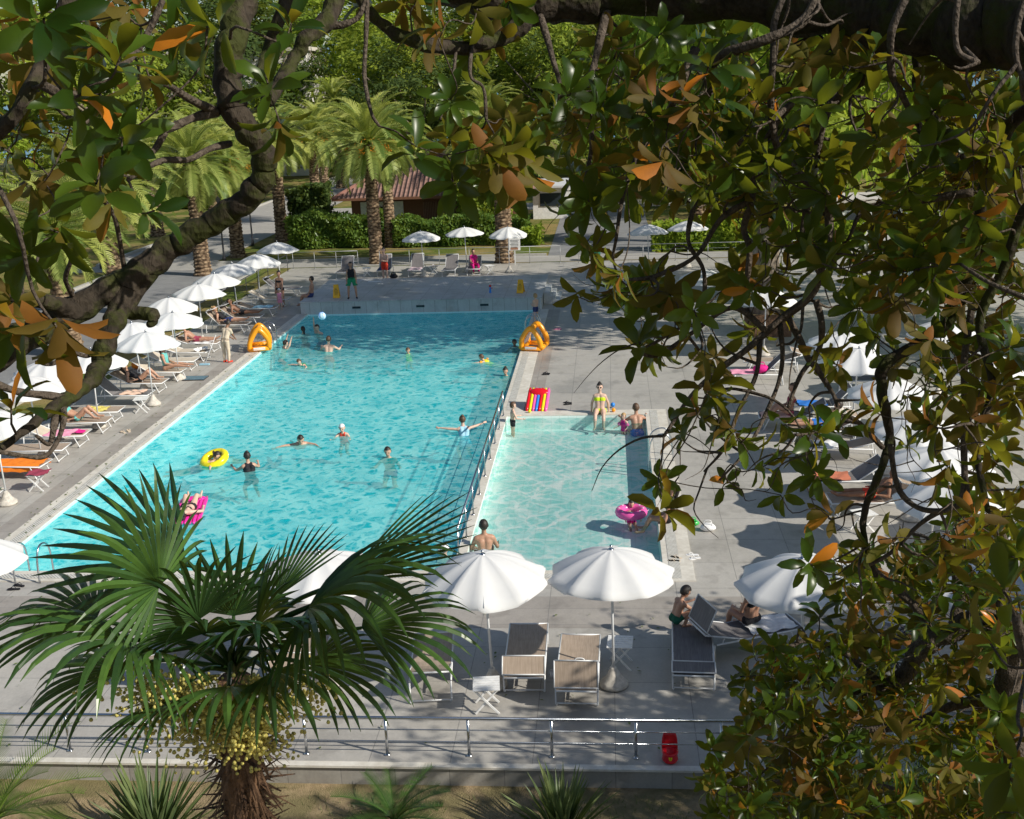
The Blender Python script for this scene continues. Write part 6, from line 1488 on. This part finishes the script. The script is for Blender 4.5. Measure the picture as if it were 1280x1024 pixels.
# on loungers at left (they face the pool: local +y -> world +x)
def onl(x, y, pose, label, z=.47, rz=-90, **k): return person((x, y, z), rz, k.pop('h', 1.65), pose, label, **k)
onl(-15.6, 31.2, 'knees', 'woman in a mint bikini lying with bent knees on a left lounger', female=True, hs='long', hair='hair_brown', clothes=bk2('c_teal'))
onl(-15.5, 35.7, 'knees', 'tanned woman in black lying with knees raised under the front left parasol', female=True, hs='long', clothes=(('swimsuit', 'c_black'),))
onl(-15.2, 37.2, 'sit', 'long haired person sitting upright with stretched legs under the front left parasol', female=True, hs='long', hair='hair_brown', skin='skin', clothes=(('top', 'c_teal'),), sh=(.02, 1, -.1), th=(.1, 1, .25))
onl(-15.6, 45.0, 'recline', 'blond woman in dark clothes reclining on the left loungers', female=True, hs='bun', hair='hair_blond', clothes=(('top', 'c_black'), ('shorts', 'c_navy')), z=.50)
onl(-15.5, 46.6, 'recline', 'tanned sunbather with sunglasses and stretched legs near the far left ladder', skin='skin_dark', clothes=tr('c_black'), extra='glasses', z=.5)
onl(-15.7, 41.6, 'recline', 'sunbather hidden behind a left parasol pole', skin='skin', clothes=tr('c_maroon'), z=.46)
onl(4.9, 30.8, 'sit', 'woman sitting sideways behind the hanging twigs at right', rz=90, female=True, hs='bun', hair='hair_brown', skin='skin', clothes=bk2('c_maroon'), th=(.1, .9, .45), sh=(0, .6, -.8))
onl(5.5, 29.6, 'recline', 'sunbather lying next to the sitting woman behind the hanging twigs', rz=90, skin='skin', clothes=tr('c_blue'), z=.5)
onl(5.7, 24.3, 'recline', 'tanned sunbather behind the magnolia leaves at right', rz=90, skin='skin_dark', clothes=tr('c_red'), z=.48)
# mop
mp_ = thing('mop', (-14.25, 39.75, 0), 'mop held by the cleaner', 'mop'); MB().tube([(0, 0, 1.0), (-.35, -.45, .05)], .012, 6).build('handle', M['alu'], mp_, True); MB().box((-.37, -.47, .03), (.36, .12, .04)).build('head', M['c_lightblue'], mp_)

# ================================================================== LIGHT, SKY, CAMERA
el, sdir = R(34), V((.93, -.37, 0)).normalized()
sunv = V((sdir.x * math.cos(el), sdir.y * math.cos(el), math.sin(el)))
sl = bpy.data.lights.new('sun', 'SUN'); sl.energy = 5.0; sl.angle = R(.5); sl.color = (1, .94, .83)
so = bpy.data.objects.new('sun', sl); COL.objects.link(so); so.location = (30, -10, 40); so.rotation_euler = sunv.to_track_quat('Z', 'Y').to_euler()
W = bpy.data.worlds.new('World'); sc.world = W; W.use_nodes = True; nt = W.node_tree; nt.nodes.clear()
sk = nt.nodes.new('ShaderNodeTexSky'); sk.sky_type = 'NISHITA'; sk.sun_disc = False; sk.sun_elevation = el; sk.sun_rotation = math.atan2(sunv.x, sunv.y)
sk.air_density = 1.0; sk.dust_density = .6; sk.ozone_density = 1.2
bg = nt.nodes.new('ShaderNodeBackground'); bg.inputs[1].default_value = .09; ow = nt.nodes.new('ShaderNodeOutputWorld')
nt.links.new(sk.outputs[0], bg.inputs[0]); nt.links.new(bg.outputs[0], ow.inputs[0])
cam = bpy.data.cameras.new('camera'); cam.sensor_width = 36; cam.lens = FPX * 36 / 1280; cam.clip_start = .05; cam.clip_end = 9000
co = bpy.data.objects.new('camera', cam); COL.objects.link(co)
mt = Matrix((RT, UP, -FW)).transposed().to_4x4(); mt.translation = CAM; co.matrix_world = mt; sc.camera = co
sc.render.resolution_x = 1024; sc.render.resolution_y = 819
sc.view_settings.view_transform = 'Standard'; sc.view_settings.look = 'None'; sc.view_settings.exposure = 0
sc.cycles.max_bounces = 7; sc.cycles.transparent_max_bounces = 12; sc.cycles.caustics_reflective = False; sc.cycles.caustics_refractive = False
sc.cycles.use_denoising = True; sc.cycles.sample_clamp_indirect = 4
